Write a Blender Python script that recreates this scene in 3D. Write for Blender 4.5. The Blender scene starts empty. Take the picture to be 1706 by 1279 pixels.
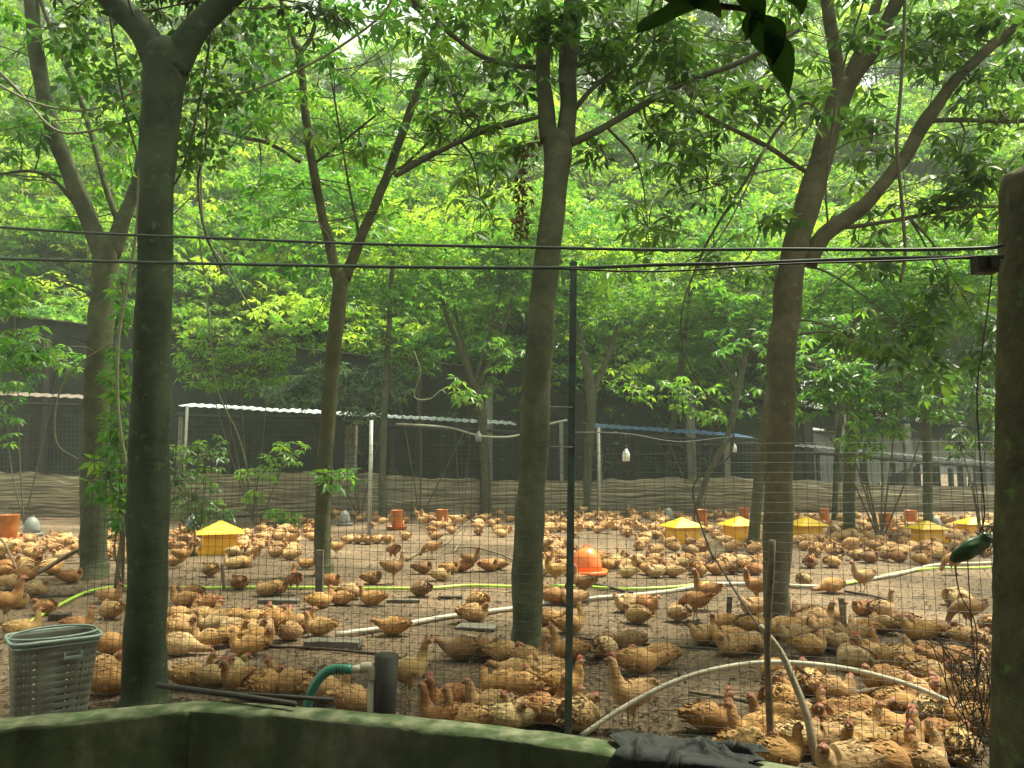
import bpy, math, random
import numpy as np
from mathutils import Vector, Matrix, noise as mnoise
random.seed(7); rng = np.random.default_rng(7)
sc = bpy.context.scene
C = sc.collection
# ------------------------------------------------------------------ camera, sky, sun, exposure
F = 1280.0; CX = 853.0; CY = 639.5; HC = 1.30
TH = math.atan(140.0 / F)
cam = bpy.data.cameras.new('camera'); co = bpy.data.objects.new('camera', cam); C.objects.link(co)
cam.sensor_width = 36; cam.lens = 36 * F / 1706.0; cam.clip_end = 400; cam.clip_start = 0.05
co.location = (0, 0, HC); co.rotation_euler = (math.pi / 2 + TH, 0, 0)
sc.camera = co
SUN_EL, SUN_AZ = math.radians(66), math.radians(62)
w = bpy.data.worlds.new('World'); sc.world = w; w.use_nodes = True
nt = w.node_tree; nt.nodes.clear()
out = nt.nodes.new('ShaderNodeOutputWorld'); bg = nt.nodes.new('ShaderNodeBackground')
sky = nt.nodes.new('ShaderNodeTexSky'); sky.sky_type = 'NISHITA'; sky.sun_disc = False
sky.sun_elevation = SUN_EL; sky.sun_rotation = SUN_AZ; sky.dust_density = 4; sky.air_density = 1.2
hsv = nt.nodes.new('ShaderNodeHueSaturation'); hsv.inputs['Saturation'].default_value = 0.18
nt.links.new(sky.outputs[0], hsv.inputs['Color']); wb = nt.nodes.new('ShaderNodeMixRGB'); wb.blend_type = 'MULTIPLY'; wb.inputs[0].default_value = 1; wb.inputs[2].default_value = (.97, 1.03, .80, 1)   # hazy, slightly warm-green air
nt.links.new(hsv.outputs[0], wb.inputs[1]); nt.links.new(wb.outputs[0], bg.inputs[0])
bg.inputs[1].default_value = 0.13; nt.links.new(bg.outputs[0], out.inputs[0])
sun = bpy.data.lights.new('sun', 'SUN'); sun.energy = 3.4; sun.angle = math.radians(6); sun.color = (1, 0.97, 0.74)
so = bpy.data.objects.new('sun', sun); C.objects.link(so)
sd = Vector((math.sin(SUN_AZ) * math.cos(SUN_EL), math.cos(SUN_AZ) * math.cos(SUN_EL), math.sin(SUN_EL)))
so.rotation_euler = sd.to_track_quat('Z', 'Y').to_euler(); so.location = (0, 0, 30)
sc.view_settings.view_transform = 'Standard'; sc.view_settings.look = 'None'
sc.view_settings.exposure = 1.5; sc.view_settings.gamma = 1; sc.view_settings.use_curve_mapping = False
sc.render.resolution_x = 1024; sc.render.resolution_y = 768
sc.cycles.max_bounces = 7; sc.cycles.diffuse_bounces = 4; sc.cycles.transmission_bounces = 4

# ------------------------------------------------------------------ from a pixel of the 1706 px photograph to the place
def ray(px, py):
    a = (px - CX) / F; b = (CY - py) / F
    return Vector((a, math.cos(TH) - b * math.sin(TH), math.sin(TH) + b * math.cos(TH)))
def G(px, py, z=0.0):
    r = ray(px, py); t = (z - HC) / r.z
    return Vector((r.x * t, r.y * t, z))
def P(px, py, Y):
    r = ray(px, py); t = Y / r.y
    return Vector((r.x * t, Y, HC + r.z * t))
def YG(py, z=0.0): return G(CX, py, z).y
def pix(p):
    d = Vector(p) - Vector((0, 0, HC))
    zc = d.y * math.cos(TH) + d.z * math.sin(TH); up = -d.y * math.sin(TH) + d.z * math.cos(TH)
    return CX + F * d.x / zc, CY - F * up / zc

# ------------------------------------------------------------------ materials
def mat(name): 
    m = bpy.data.materials.new(name); m.use_nodes = True
    return m, m.node_tree.nodes, m.node_tree.links, m.node_tree.nodes['Principled BSDF']
def simple(name, col, rough=0.7, var=0.25, scale=8, bump=0.2, bscale=40, metal=0, col2=None, dist=0.01, spec=0.4):
    m, N, L, b = mat(name)
    tc = N.new('ShaderNodeTexCoord'); n = N.new('ShaderNodeTexNoise'); n.inputs['Scale'].default_value = scale; n.inputs['Detail'].default_value = 6
    L.new(tc.outputs['Object'], n.inputs['Vector'])
    r = N.new('ShaderNodeValToRGB'); r.color_ramp.elements[0].position = 0.3; r.color_ramp.elements[1].position = 0.7
    c = np.array(col); c2 = np.array(col2) if col2 is not None else c * (1 - var)
    r.color_ramp.elements[0].color = (*c2, 1); r.color_ramp.elements[1].color = (*np.minimum(c * (1 + var * .4), .9), 1)
    L.new(n.outputs['Fac'], r.inputs[0]); L.new(r.outputs[0], b.inputs['Base Color'])
    b.inputs['Roughness'].default_value = rough; b.inputs['Metallic'].default_value = metal
    b.inputs['Specular IOR Level'].default_value = spec
    if bump:
        n2 = N.new('ShaderNodeTexNoise'); n2.inputs['Scale'].default_value = bscale; n2.inputs['Detail'].default_value = 5
        L.new(tc.outputs['Object'], n2.inputs['Vector'])
        bp = N.new('ShaderNodeBump'); bp.inputs['Strength'].default_value = bump; bp.inputs['Distance'].default_value = dist
        L.new(n2.outputs['Fac'], bp.inputs['Height']); L.new(bp.outputs[0], b.inputs['Normal'])
    return m

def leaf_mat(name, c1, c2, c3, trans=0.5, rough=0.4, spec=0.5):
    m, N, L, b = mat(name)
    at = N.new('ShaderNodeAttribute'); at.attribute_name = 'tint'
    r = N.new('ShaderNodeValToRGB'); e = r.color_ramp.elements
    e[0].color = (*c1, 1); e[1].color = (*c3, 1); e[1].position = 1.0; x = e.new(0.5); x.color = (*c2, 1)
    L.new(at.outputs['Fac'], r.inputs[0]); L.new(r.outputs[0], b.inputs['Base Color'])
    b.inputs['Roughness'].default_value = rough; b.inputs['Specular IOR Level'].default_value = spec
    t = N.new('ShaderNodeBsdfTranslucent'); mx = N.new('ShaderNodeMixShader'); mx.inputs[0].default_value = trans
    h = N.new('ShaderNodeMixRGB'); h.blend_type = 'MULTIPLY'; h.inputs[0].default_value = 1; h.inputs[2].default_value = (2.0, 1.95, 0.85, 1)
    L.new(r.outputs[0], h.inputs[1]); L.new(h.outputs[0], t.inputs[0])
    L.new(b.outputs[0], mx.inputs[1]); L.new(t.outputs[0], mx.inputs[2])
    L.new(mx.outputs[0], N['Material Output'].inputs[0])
    return m

def bark_mat(name, c1, c2, lichen, lich=0.5, ring=30, st=.5, stretch=2.5):
    m, N, L, b = mat(name)
    tc = N.new('ShaderNodeTexCoord')
    n1 = N.new('ShaderNodeTexNoise'); n1.inputs['Scale'].default_value = 5; n1.inputs['Detail'].default_value = 8; n1.inputs['Roughness'].default_value = .65
    L.new(tc.outputs['Object'], n1.inputs['Vector'])
    r = N.new('ShaderNodeValToRGB'); r.color_ramp.elements[0].position = .35; r.color_ramp.elements[1].position = .68
    r.color_ramp.elements[0].color = (*c1, 1); r.color_ramp.elements[1].color = (*c2, 1); L.new(n1.outputs['Fac'], r.inputs[0])
    n2 = N.new('ShaderNodeTexNoise'); n2.inputs['Scale'].default_value = 13; n2.inputs['Detail'].default_value = 9; n2.inputs['Roughness'].default_value = .7
    L.new(tc.outputs['Object'], n2.inputs['Vector'])
    r2 = N.new('ShaderNodeValToRGB'); r2.color_ramp.elements[0].position = lich; r2.color_ramp.elements[1].position = lich + .1
    L.new(n2.outputs['Fac'], r2.inputs[0])
    mx = N.new('ShaderNodeMixRGB'); L.new(r2.outputs[0], mx.inputs[0]); L.new(r.outputs[0], mx.inputs[1]); mx.inputs[2].default_value = (*lichen, 1)
    L.new(mx.outputs[0], b.inputs['Base Color']); b.inputs['Roughness'].default_value = .85; b.inputs['Specular IOR Level'].default_value = .2
    mp = N.new('ShaderNodeMapping'); mp.inputs['Scale'].default_value = (1, 1, stretch); L.new(tc.outputs['Object'], mp.inputs[0])
    n3 = N.new('ShaderNodeTexNoise'); n3.inputs['Scale'].default_value = ring * .4; n3.inputs['Detail'].default_value = 7; L.new(mp.outputs[0], n3.inputs['Vector'])
    bp = N.new('ShaderNodeBump'); bp.inputs['Strength'].default_value = st; bp.inputs['Distance'].default_value = .012
    L.new(n3.outputs['Fac'], bp.inputs['Height']); L.new(bp.outputs[0], b.inputs['Normal'])
    return m

M = {}
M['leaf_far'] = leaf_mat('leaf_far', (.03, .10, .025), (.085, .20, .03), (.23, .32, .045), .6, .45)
M['leaf_mid'] = leaf_mat('leaf_mid', (.03, .11, .028), (.06, .17, .032), (.13, .24, .038), .55, .4)
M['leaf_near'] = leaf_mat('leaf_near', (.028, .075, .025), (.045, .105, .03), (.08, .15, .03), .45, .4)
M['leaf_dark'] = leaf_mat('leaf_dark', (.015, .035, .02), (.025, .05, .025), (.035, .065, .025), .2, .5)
M['leaf_young'] = leaf_mat('leaf_young', (.08, .2, .03), (.12, .26, .04), (.18, .28, .05), .55, .4)
M['leaf_pale'] = leaf_mat('leaf_pale', (.07, .14, .08), (.1, .18, .1), (.14, .22, .12), .3, .3)
M['dead_leaf'] = leaf_mat('dead_leaf', (.06, .04, .025), (.09, .06, .035), (.14, .09, .05), .2, .8, .1)
M['litter'] = leaf_mat('litter', (.03, .02, .014), (.075, .05, .033), (.26, .19, .13), .1, .8, .1)
M['bark'] = bark_mat('bark', (.045, .05, .028), (.105, .11, .062), (.11, .14, .075), .6)
M['bark_dark'] = bark_mat('bark_dark', (.022, .032, .016), (.056, .07, .038), (.09, .115, .055), .58, st=.4, stretch=1.4)
M['post_moss'] = bark_mat('post_moss', (.03, .032, .015), (.10, .092, .05), (.09, .13, .04), .56, 60, 1, 1)
M['bark_pale'] = bark_mat('bark_pale', (.06, .055, .032), (.13, .115, .068), (.17, .18, .11), .6)
M['bark_moss'] = bark_mat('bark_moss', (.042, .044, .02), (.085, .082, .042), (.13, .15, .08), .58)
M['twig'] = simple('twig', (.09, .085, .05), .85, .4, 20)
M['vine'] = simple('vine', (.16, .17, .09), .8, .3, 20)
M['stick'] = simple('stick', (.17, .12, .075), .85, .4, 25, .4)
M['stick_dark'] = simple('stick_dark', (.055, .04, .028), .85, .4, 25, .4)
M['wood_pale'] = simple('wood_pale', (.30, .25, .17), .8, .3, 18, .4)
M['pvc'] = simple('pvc', (.42, .38, .29), .45, .25, 9, .05)
M['hose_lime'] = simple('hose_lime', (.42, .62, .09), .4, .15, 9, .05)
M['hose_green'] = simple('hose_green', (.02, .12, .09), .3, .5, 30, .1, col2=(.05, .2, .13))
M['basket'] = simple('basket', (.16, .17, .13), .5, .45, 7, .1, col2=(.09, .08, .06))
M['basket_rim'] = simple('basket_rim', (.26, .33, .29), .45, .3, 9, .05)
M['yellow'] = simple('yellow', (.80, .42, .025), .45, .15, 9, .05)
M['yellow_roof'] = simple('yellow_roof', (.85, .53, .035), .4, .12, 7, .05)
M['orange'] = simple('orange', (.44, .14, .03), .45, .35, 8, .05)
M['orange_bright'] = simple('orange_bright', (.82, .20, .05), .35, .15, 8, .02)
M['grey_plastic'] = simple('grey_plastic', (.20, .21, .195), .5, .3, 8, .05)
M['white_plastic'] = simple('white_plastic', (.75, .76, .72), .4, .15, 8, .05)
M['metal_green'] = simple('metal_green', (.07, .10, .085), .55, .5, 14, .2, col2=(.04, .05, .04))
M['rust_post'] = simple('rust_post', (.16, .12, .075), .8, .5, 22, .4, col2=(.07, .055, .04))
M['rust_pipe'] = simple('rust_pipe', (.028, .024, .02), .7, .5, 15, .3)
M['mottle'] = simple('mottle', (.36, .35, .29), .8, .5, 30, .4, col2=(.04, .035, .03))
M['wire'] = simple('wire', (.05, .05, .042), .6, .3, 30, 0)
M['wire_far'] = simple('wire_far', (.05, .06, .05), .6, .3, 30, 0)
M['cable'] = simple('cable', (.05, .07, .055), .5, .3, 20, .1)
M['black_wire'] = simple('black_wire', (.02, .018, .015), .6, .3, 20, 0)
M['shade_net'] = simple('shade_net', (.024, .038, .024), .9, .5, 3, .3, 60)
M['roof_white'] = simple('roof_white', (.62, .66, .70), .4, .3, 2, .05, metal=.0)
M['roof_blue'] = simple('roof_blue', (.10, .20, .40), .4, .3, 2, .05)
M['roof_brown'] = simple('roof_brown', (.16, .12, .10), .7, .4, 3, .1)
M['roof_dark'] = simple('roof_dark', (.05, .06, .065), .6, .4, 3, .1)
M['post_pale'] = simple('post_pale', (.26, .26, .21), .8, .3, 6, .2)
M['post_white'] = simple('post_white', (.40, .41, .36), .5, .3, 6, .1)
M['post_dark'] = simple('post_dark', (.05, .045, .035), .8, .3, 6, .2)
M['board'] = simple('board', (.12, .105, .08), .85, .4, 12, .4)
M['white_sheet'] = simple('white_sheet', (.8, .82, .79), .7, .2, 1.5, .2, 5)
M['black_cloth'] = simple('black_cloth', (.011, .014, .014), .85, .4, 12, .3, 60)
M['bag_green'] = simple('bag_green', (.04, .09, .04), .35, .4, 12, .3, 30)
M['lamp_white'] = simple('lamp_white', (.72, .74, .68), .35, .2, 10, 0)

ms_ = M['white_sheet'].node_tree; t_ = ms_.nodes.new('ShaderNodeBsdfTranslucent'); t_.inputs[0].default_value = (.85, .87, .82, 1); x_ = ms_.nodes.new('ShaderNodeMixShader'); x_.inputs[0].default_value = .6
ms_.links.new(ms_.nodes['Principled BSDF'].outputs[0], x_.inputs[1]); ms_.links.new(t_.outputs[0], x_.inputs[2]); ms_.links.new(x_.outputs[0], ms_.nodes['Material Output'].inputs[0])
# folded cream tarpaulin
m, N, L, b = mat('tarp')
tc = N.new('ShaderNodeTexCoord'); mp = N.new('ShaderNodeMapping'); mp.inputs['Scale'].default_value = (.5, .5, 14); L.new(tc.outputs['Object'], mp.inputs[0])
n = N.new('ShaderNodeTexNoise'); n.inputs['Scale'].default_value = 2.2; n.inputs['Detail'].default_value = 6; L.new(mp.outputs[0], n.inputs['Vector'])
r = N.new('ShaderNodeValToRGB'); r.color_ramp.elements[0].position = .38; r.color_ramp.elements[1].position = .6
r.color_ramp.elements[0].color = (.085, .07, .042, 1); r.color_ramp.elements[1].color = (.32, .27, .175, 1)
L.new(n.outputs['Fac'], r.inputs[0]); L.new(r.outputs[0], b.inputs['Base Color']); b.inputs['Roughness'].default_value = .7
M['tarp'] = m

# mossy concrete
m, N, L, b = mat('mossy_concrete')
tc = N.new('ShaderNodeTexCoord'); n = N.new('ShaderNodeTexNoise'); n.inputs['Scale'].default_value = 3; n.inputs['Detail'].default_value = 9; n.inputs['Roughness'].default_value = .65
L.new(tc.outputs['Object'], n.inputs['Vector'])
r = N.new('ShaderNodeValToRGB'); e = r.color_ramp.elements; e[0].position = .35; e[1].position = .7
e[0].color = (.045, .06, .032, 1); e[1].color = (.22, .21, .15, 1); x = e.new(.52); x.color = (.085, .115, .055, 1)
L.new(n.outputs['Fac'], r.inputs[0])
ge = N.new('ShaderNodeNewGeometry'); sp = N.new('ShaderNodeSeparateXYZ'); L.new(ge.outputs['Normal'], sp.inputs[0])
n2 = N.new('ShaderNodeTexNoise'); n2.inputs['Scale'].default_value = 14; n2.inputs['Detail'].default_value = 8; L.new(tc.outputs['Object'], n2.inputs['Vector'])
r2 = N.new('ShaderNodeValToRGB'); r2.color_ramp.elements[0].color = (.05, .075, .03, 1); r2.color_ramp.elements[1].color = (.17, .18, .11, 1)
r2.color_ramp.elements[0].position = .4; r2.color_ramp.elements[1].position = .65; L.new(n2.outputs['Fac'], r2.inputs[0])
mm = N.new('ShaderNodeMath'); mm.operation = 'SMOOTH_MIN' if False else 'GREATER_THAN'; mm.inputs[1].default_value = .6; L.new(sp.outputs[2], mm.inputs[0])
mx = N.new('ShaderNodeMixRGB'); L.new(mm.outputs[0], mx.inputs[0]); L.new(r.outputs[0], mx.inputs[1]); L.new(r2.outputs[0], mx.inputs[2])
mps = N.new('ShaderNodeMapping'); mps.inputs['Scale'].default_value = (9, 9, .9); L.new(tc.outputs['Object'], mps.inputs[0])
ns = N.new('ShaderNodeTexNoise'); ns.inputs['Scale'].default_value = 1.2; ns.inputs['Detail'].default_value = 7; L.new(mps.outputs[0], ns.inputs['Vector'])
rs = N.new('ShaderNodeValToRGB'); rs.color_ramp.elements[0].position = .36; rs.color_ramp.elements[1].position = .62; rs.color_ramp.elements[0].color = (.3, .32, .3, 1); rs.color_ramp.elements[1].color = (1, 1, 1, 1); L.new(ns.outputs['Fac'], rs.inputs[0])
mst = N.new('ShaderNodeMixRGB'); mst.blend_type = 'MULTIPLY'; mst.inputs[0].default_value = .55; L.new(mx.outputs[0], mst.inputs[1]); L.new(rs.outputs[0], mst.inputs[2])
L.new(mst.outputs[0], b.inputs['Base Color']); b.inputs['Roughness'].default_value = .9; b.inputs['Specular IOR Level'].default_value = .2
bp = N.new('ShaderNodeBump'); bp.inputs['Strength'].default_value = .8; bp.inputs['Distance'].default_value = .012
L.new(n2.outputs['Fac'], bp.inputs['Height']); L.new(bp.outputs[0], b.inputs['Normal'])
M['moss_wall'] = m

# trodden earth
m, N, L, b = mat('earth')
tc = N.new('ShaderNodeTexCoord')
def nz(s, d=6, ro=.6):
    n = N.new('ShaderNodeTexNoise'); n.inputs['Scale'].default_value = s; n.inputs['Detail'].default_value = d; n.inputs['Roughness'].default_value = ro
    L.new(tc.outputs['Object'], n.inputs['Vector']); return n
def ramp(fac, p0, c0, p1, c1):
    r = N.new('ShaderNodeValToRGB'); r.color_ramp.elements[0].position = p0; r.color_ramp.elements[1].position = p1
    r.color_ramp.elements[0].color = (*c0, 1); r.color_ramp.elements[1].color = (*c1, 1); L.new(fac, r.inputs[0]); return r
a = ramp(nz(.45, 4).outputs['Fac'], .4, (.11, .08, .052), .62, (.26, .185, .125))
c = ramp(nz(26, 8, .75).outputs['Fac'], .38, (.35, .33, .3), .62, (1.25, 1.2, 1.15))
mx = N.new('ShaderNodeMixRGB'); mx.blend_type = 'MULTIPLY'; mx.inputs[0].default_value = 1
L.new(a.outputs[0], mx.inputs[1]); L.new(c.outputs[0], mx.inputs[2])
L.new(mx.outputs[0], b.inputs['Base Color']); b.inputs['Roughness'].default_value = .9; b.inputs['Specular IOR Level'].default_value = .2
bp = N.new('ShaderNodeBump'); bp.inputs['Strength'].default_value = .9; bp.inputs['Distance'].default_value = .03
L.new(nz(22, 8, .7).outputs['Fac'], bp.inputs['Height']); L.new(bp.outputs[0], b.inputs['Normal'])
M['earth'] = m

# hen plumage: colour comes from the object's own tone
m, N, L, b = mat('plumage')
oi = N.new('ShaderNodeObjectInfo'); at = N.new('ShaderNodeAttribute'); at.attribute_name = 'tint'
tc = N.new('ShaderNodeTexCoord'); mp = N.new('ShaderNodeMapping'); mp.inputs['Scale'].default_value = (1, 3, 3); L.new(tc.outputs['Object'], mp.inputs[0])
n = N.new('ShaderNodeTexNoise'); n.inputs['Scale'].default_value = 22; n.inputs['Detail'].default_value = 6; L.new(mp.outputs[0], n.inputs['Vector'])
r = N.new('ShaderNodeValToRGB'); r.color_ramp.elements[0].position = .3; r.color_ramp.elements[1].position = .7
r.color_ramp.elements[0].color = (.78, .70, .60, 1); r.color_ramp.elements[1].color = (1.12, 1.12, 1.12, 1); L.new(n.outputs['Fac'], r.inputs[0])
r3 = N.new('ShaderNodeValToRGB'); r3.color_ramp.elements[0].color = (.45, .33, .22, 1); r3.color_ramp.elements[1].color = (1.42, 1.46, 1.5, 1); L.new(at.outputs['Fac'], r3.inputs[0])
vm = N.new('ShaderNodeVectorMath'); vm.operation = 'ADD'; cmb = N.new('ShaderNodeCombineXYZ'); mu = N.new('ShaderNodeMath'); mu.operation = 'MULTIPLY'; mu.inputs[1].default_value = 40
L.new(oi.outputs['Random'], mu.inputs[0]); L.new(mu.outputs[0], cmb.inputs[0]); L.new(mu.outputs[0], cmb.inputs[1]); L.new(tc.outputs['Object'], vm.inputs[0]); L.new(cmb.outputs[0], vm.inputs[1])
np_ = N.new('ShaderNodeTexNoise'); np_.inputs['Scale'].default_value = 9; np_.inputs['Detail'].default_value = 4; L.new(vm.outputs[0], np_.inputs['Vector'])
rp = N.new('ShaderNodeValToRGB'); rp.color_ramp.elements[0].position = .32; rp.color_ramp.elements[1].position = .68
rp.color_ramp.elements[0].color = (.55, .42, .34, 1); rp.color_ramp.elements[1].color = (1.35, 1.5, 1.8, 1); L.new(np_.outputs['Fac'], rp.inputs[0])
m0 = N.new('ShaderNodeMixRGB'); m0.blend_type = 'MULTIPLY'; m0.inputs[0].default_value = .3; L.new(oi.outputs['Color'], m0.inputs[1]); L.new(rp.outputs[0], m0.inputs[2])
m1 = N.new('ShaderNodeMixRGB'); m1.blend_type = 'MULTIPLY'; m1.inputs[0].default_value = 1; L.new(m0.outputs[0], m1.inputs[1]); L.new(r.outputs[0], m1.inputs[2])
m2 = N.new('ShaderNodeMixRGB'); m2.blend_type = 'MULTIPLY'; m2.inputs[0].default_value = 1; L.new(m1.outputs[0], m2.inputs[1]); L.new(r3.outputs[0], m2.inputs[2])
L.new(m2.outputs[0], b.inputs['Base Color']); b.inputs['Roughness'].default_value = .75; b.inputs['Specular IOR Level'].default_value = .25
b.inputs['Sheen Weight'].default_value = .15
bp = N.new('ShaderNodeBump'); bp.inputs['Strength'].default_value = .6; bp.inputs['Distance'].default_value = .01
L.new(n.outputs['Fac'], bp.inputs['Height']); L.new(bp.outputs[0], b.inputs['Normal'])
M['plumage'] = m
M['comb'] = simple('comb', (.29, .045, .02), .5, .3, 60, .2)
M['face'] = simple('face', (.27, .12, .06), .6, .3, 60, .2)
M['beak'] = simple('beak', (.40, .26, .12), .4, .2, 60, 0)
M['shank'] = simple('shank', (.48, .34, .16), .6, .3, 60, .2)
M['eye'] = simple('eye', (.01, .008, .006), .1, .1, 60, 0)

# ------------------------------------------------------------------ mesh helpers
class MB:
    def __init__(s): s.v = []; s.f = []; s.m = []
    def add(s, v, f, mi=0):
        o = len(s.v); s.v += [tuple(p) for p in v]; s.f += [tuple(i + o for i in q) for q in f]; s.m += [mi] * len(f)
    def box(s, c, d, rot=None, mi=0):
        x, y, z = [k / 2 for k in d]; R = rot or Matrix.Identity(3)
        v = [Vector(c) + R @ Vector((i * x, j * y, k * z)) for i in (-1, 1) for j in (-1, 1) for k in (-1, 1)]
        s.add(v, [(0, 1, 3, 2), (4, 6, 7, 5), (0, 4, 5, 1), (2, 3, 7, 6), (0, 2, 6, 4), (1, 5, 7, 3)], mi)
    def tube(s, pts, rad, n=8, mi=0, cap=True, jit=0):
        pts = [Vector(p) for p in pts]; k = len(pts)
        if not hasattr(rad, '__len__'): rad = [rad] * k
        t0 = (pts[1] - pts[0]).normalized(); a = Vector((0, 0, 1)) if abs(t0.z) < .9 else Vector((1, 0, 0))
        u = (a - t0 * a.dot(t0)).normalized(); o = len(s.v)
        for i in range(k):
            t = (pts[min(i + 1, k - 1)] - pts[max(i - 1, 0)]).normalized()
            u = (u - t * u.dot(t)).normalized(); w_ = t.cross(u)
            for j in range(n):
                an = 2 * math.pi * j / n
                rr = rad[i] * (1 + (jit * mnoise.noise(pts[i] * 3 + Vector((math.cos(an), math.sin(an), 0)) * 1.2) if jit else 0))
                s.v.append(tuple(pts[i] + (u * math.cos(an) + w_ * math.sin(an)) * rr))
        for i in range(k - 1):
            for j in range(n):
                s.f.append((o + i * n + j, o + i * n + (j + 1) % n, o + (i + 1) * n + (j + 1) % n, o + (i + 1) * n + j)); s.m.append(mi)
        if cap:
            s.f.append(tuple(o + j for j in range(n))[::-1]); s.m.append(mi)
            s.f.append(tuple(o + (k - 1) * n + j for j in range(n))); s.m.append(mi)
    def lathe(s, prof, n=20, c=(0, 0, 0), mi=0, sq=None):
        o = len(s.v)
        for (r_, z) in prof:
            for j in range(n):
                an = 2 * math.pi * j / n; s.v.append((c[0] + r_ * math.cos(an), c[1] + r_ * math.sin(an), c[2] + z))
        for i in range(len(prof) - 1):
            for j in range(n): s.f.append((o + i * n + j, o + i * n + (j + 1) % n, o + (i + 1) * n + (j + 1) % n, o + (i + 1) * n + j)); s.m.append(mi)
        s.f.append(tuple(o + j for j in range(n))[::-1]); s.m.append(mi)
        s.f.append(tuple(o + (len(prof) - 1) * n + j for j in range(n))); s.m.append(mi)
    def mesh(s, name, mats, smooth=True):
        me = bpy.data.meshes.new(name); me.from_pydata(s.v, [], s.f)
        for q in (mats if isinstance(mats, (list, tuple)) else [mats]): me.materials.append(q)
        if any(s.m): me.polygons.foreach_set('material_index', s.m)
        me.polygons.foreach_set('use_smooth', [smooth] * len(s.f)); me.update(); return me
    def obj(s, name, mats, parent=None, smooth=True):
        return link(name, s.mesh(name, mats, smooth), parent)
def link(name, me, parent=None):
    o = bpy.data.objects.new(name, me); C.objects.link(o)
    if parent is not None: o.parent = parent
    return o
def tag(o, label=None, cat=None, group=None, kind=None):
    if label: o['label'] = label
    if cat: o['category'] = cat
    if group: o['group'] = group
    if kind: o['kind'] = kind
    return o
def thing(name, label, cat, loc=(0, 0, 0), rz=0, group=None):
    o = bpy.data.objects.new(name, None); C.objects.link(o); o.location = loc; o.rotation_euler = (0, 0, rz)
    o.empty_display_size = .1
    return tag(o, label, cat, group)
def copy_thing(r, loc, rz, sc_=None, label=None):
    c = r.copy(); C.objects.link(c); c.location = loc; c.rotation_euler = (0, 0, rz)
    if sc_ is not None: c.scale = sc_ if hasattr(sc_, '__len__') else (sc_,) * 3
    if label: c['label'] = label
    for ch in list(r.children):
        d = ch.copy(); C.objects.link(d); d.parent = c
        for g_ in ch.children:
            e_ = g_.copy(); C.objects.link(e_); e_.parent = d
    return c
def spline(pts, seg=6):
    pts = [Vector(p) for p in pts]
    if len(pts) == 2: return [pts[0].lerp(pts[1], i / seg) for i in range(seg + 1)]
    P_ = [pts[0] * 2 - pts[1]] + pts + [pts[-1] * 2 - pts[-2]]; o_ = []
    for i in range(1, len(P_) - 2):
        a, b_, c_, d = P_[i - 1:i + 3]
        for k in range(seg):
            t = k / seg
            o_.append(.5 * ((2 * b_) + (c_ - a) * t + (2 * a - 5 * b_ + 4 * c_ - d) * t * t + (3 * b_ - a - 3 * c_ + d) * t ** 3))
    o_.append(pts[-1]); return o_
def interp(vals, seg):
    o_ = []
    for i in range(len(vals) - 1):
        for k in range(seg): o_.append(vals[i] + (vals[i + 1] - vals[i]) * k / seg)
    return o_ + [vals[-1]]

# leaves: many folded leaf blades in one mesh, built with numpy
def rot_rows(v): return v / np.maximum(np.linalg.norm(v, axis=1, keepdims=True), 1e-9)
def leaf_mesh(name, B, D, U, Ln, W, tint, material, droop=.18):
    n = len(B); D = rot_rows(D); S = rot_rows(np.cross(D, U)); U = rot_rows(np.cross(S, D))
    Ln = Ln[:, None]; W = W[:, None]
    v = np.empty((n, 6, 3), np.float32)
    v[:, 0] = B
    v[:, 1] = B + D * Ln * .42 + S * W * .5 + U * W * .12
    v[:, 2] = B + D * Ln * .42 - S * W * .5 + U * W * .12
    v[:, 3] = B + D * Ln * .45 - U * Ln * droop * .2
    v[:, 4] = B + D * Ln * .78 - U * Ln * droop * .6 + S * W * .3
    v[:, 5] = B + D * Ln - U * Ln * droop
    v[:, 4] = B + D * Ln - U * Ln * droop
    f = np.array([[0, 1, 3], [0, 3, 2], [1, 4, 3], [3, 4, 2]])
    v = v[:, :5]
    F_ = (f[None] + (np.arange(n) * 5)[:, None, None]).reshape(-1)
    me = bpy.data.meshes.new(name); nf = n * 4
    me.vertices.add(n * 5); me.vertices.foreach_set('co', v.reshape(-1))
    me.loops.add(nf * 3); me.loops.foreach_set('vertex_index', F_.astype(np.int32))
    me.polygons.add(nf); me.polygons.foreach_set('loop_start', np.arange(0, nf * 3, 3, dtype=np.int32))
    me.polygons.foreach_set('loop_total', np.full(nf, 3, np.int32)) if False else None
    a_ = me.attributes.new('tint', 'FLOAT', 'POINT'); a_.data.foreach_set('value', np.repeat(np.clip(tint, 0, 1), 5).astype(np.float32))
    me.materials.append(material); me.update(calc_edges=True); me.validate()
    return me
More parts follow.
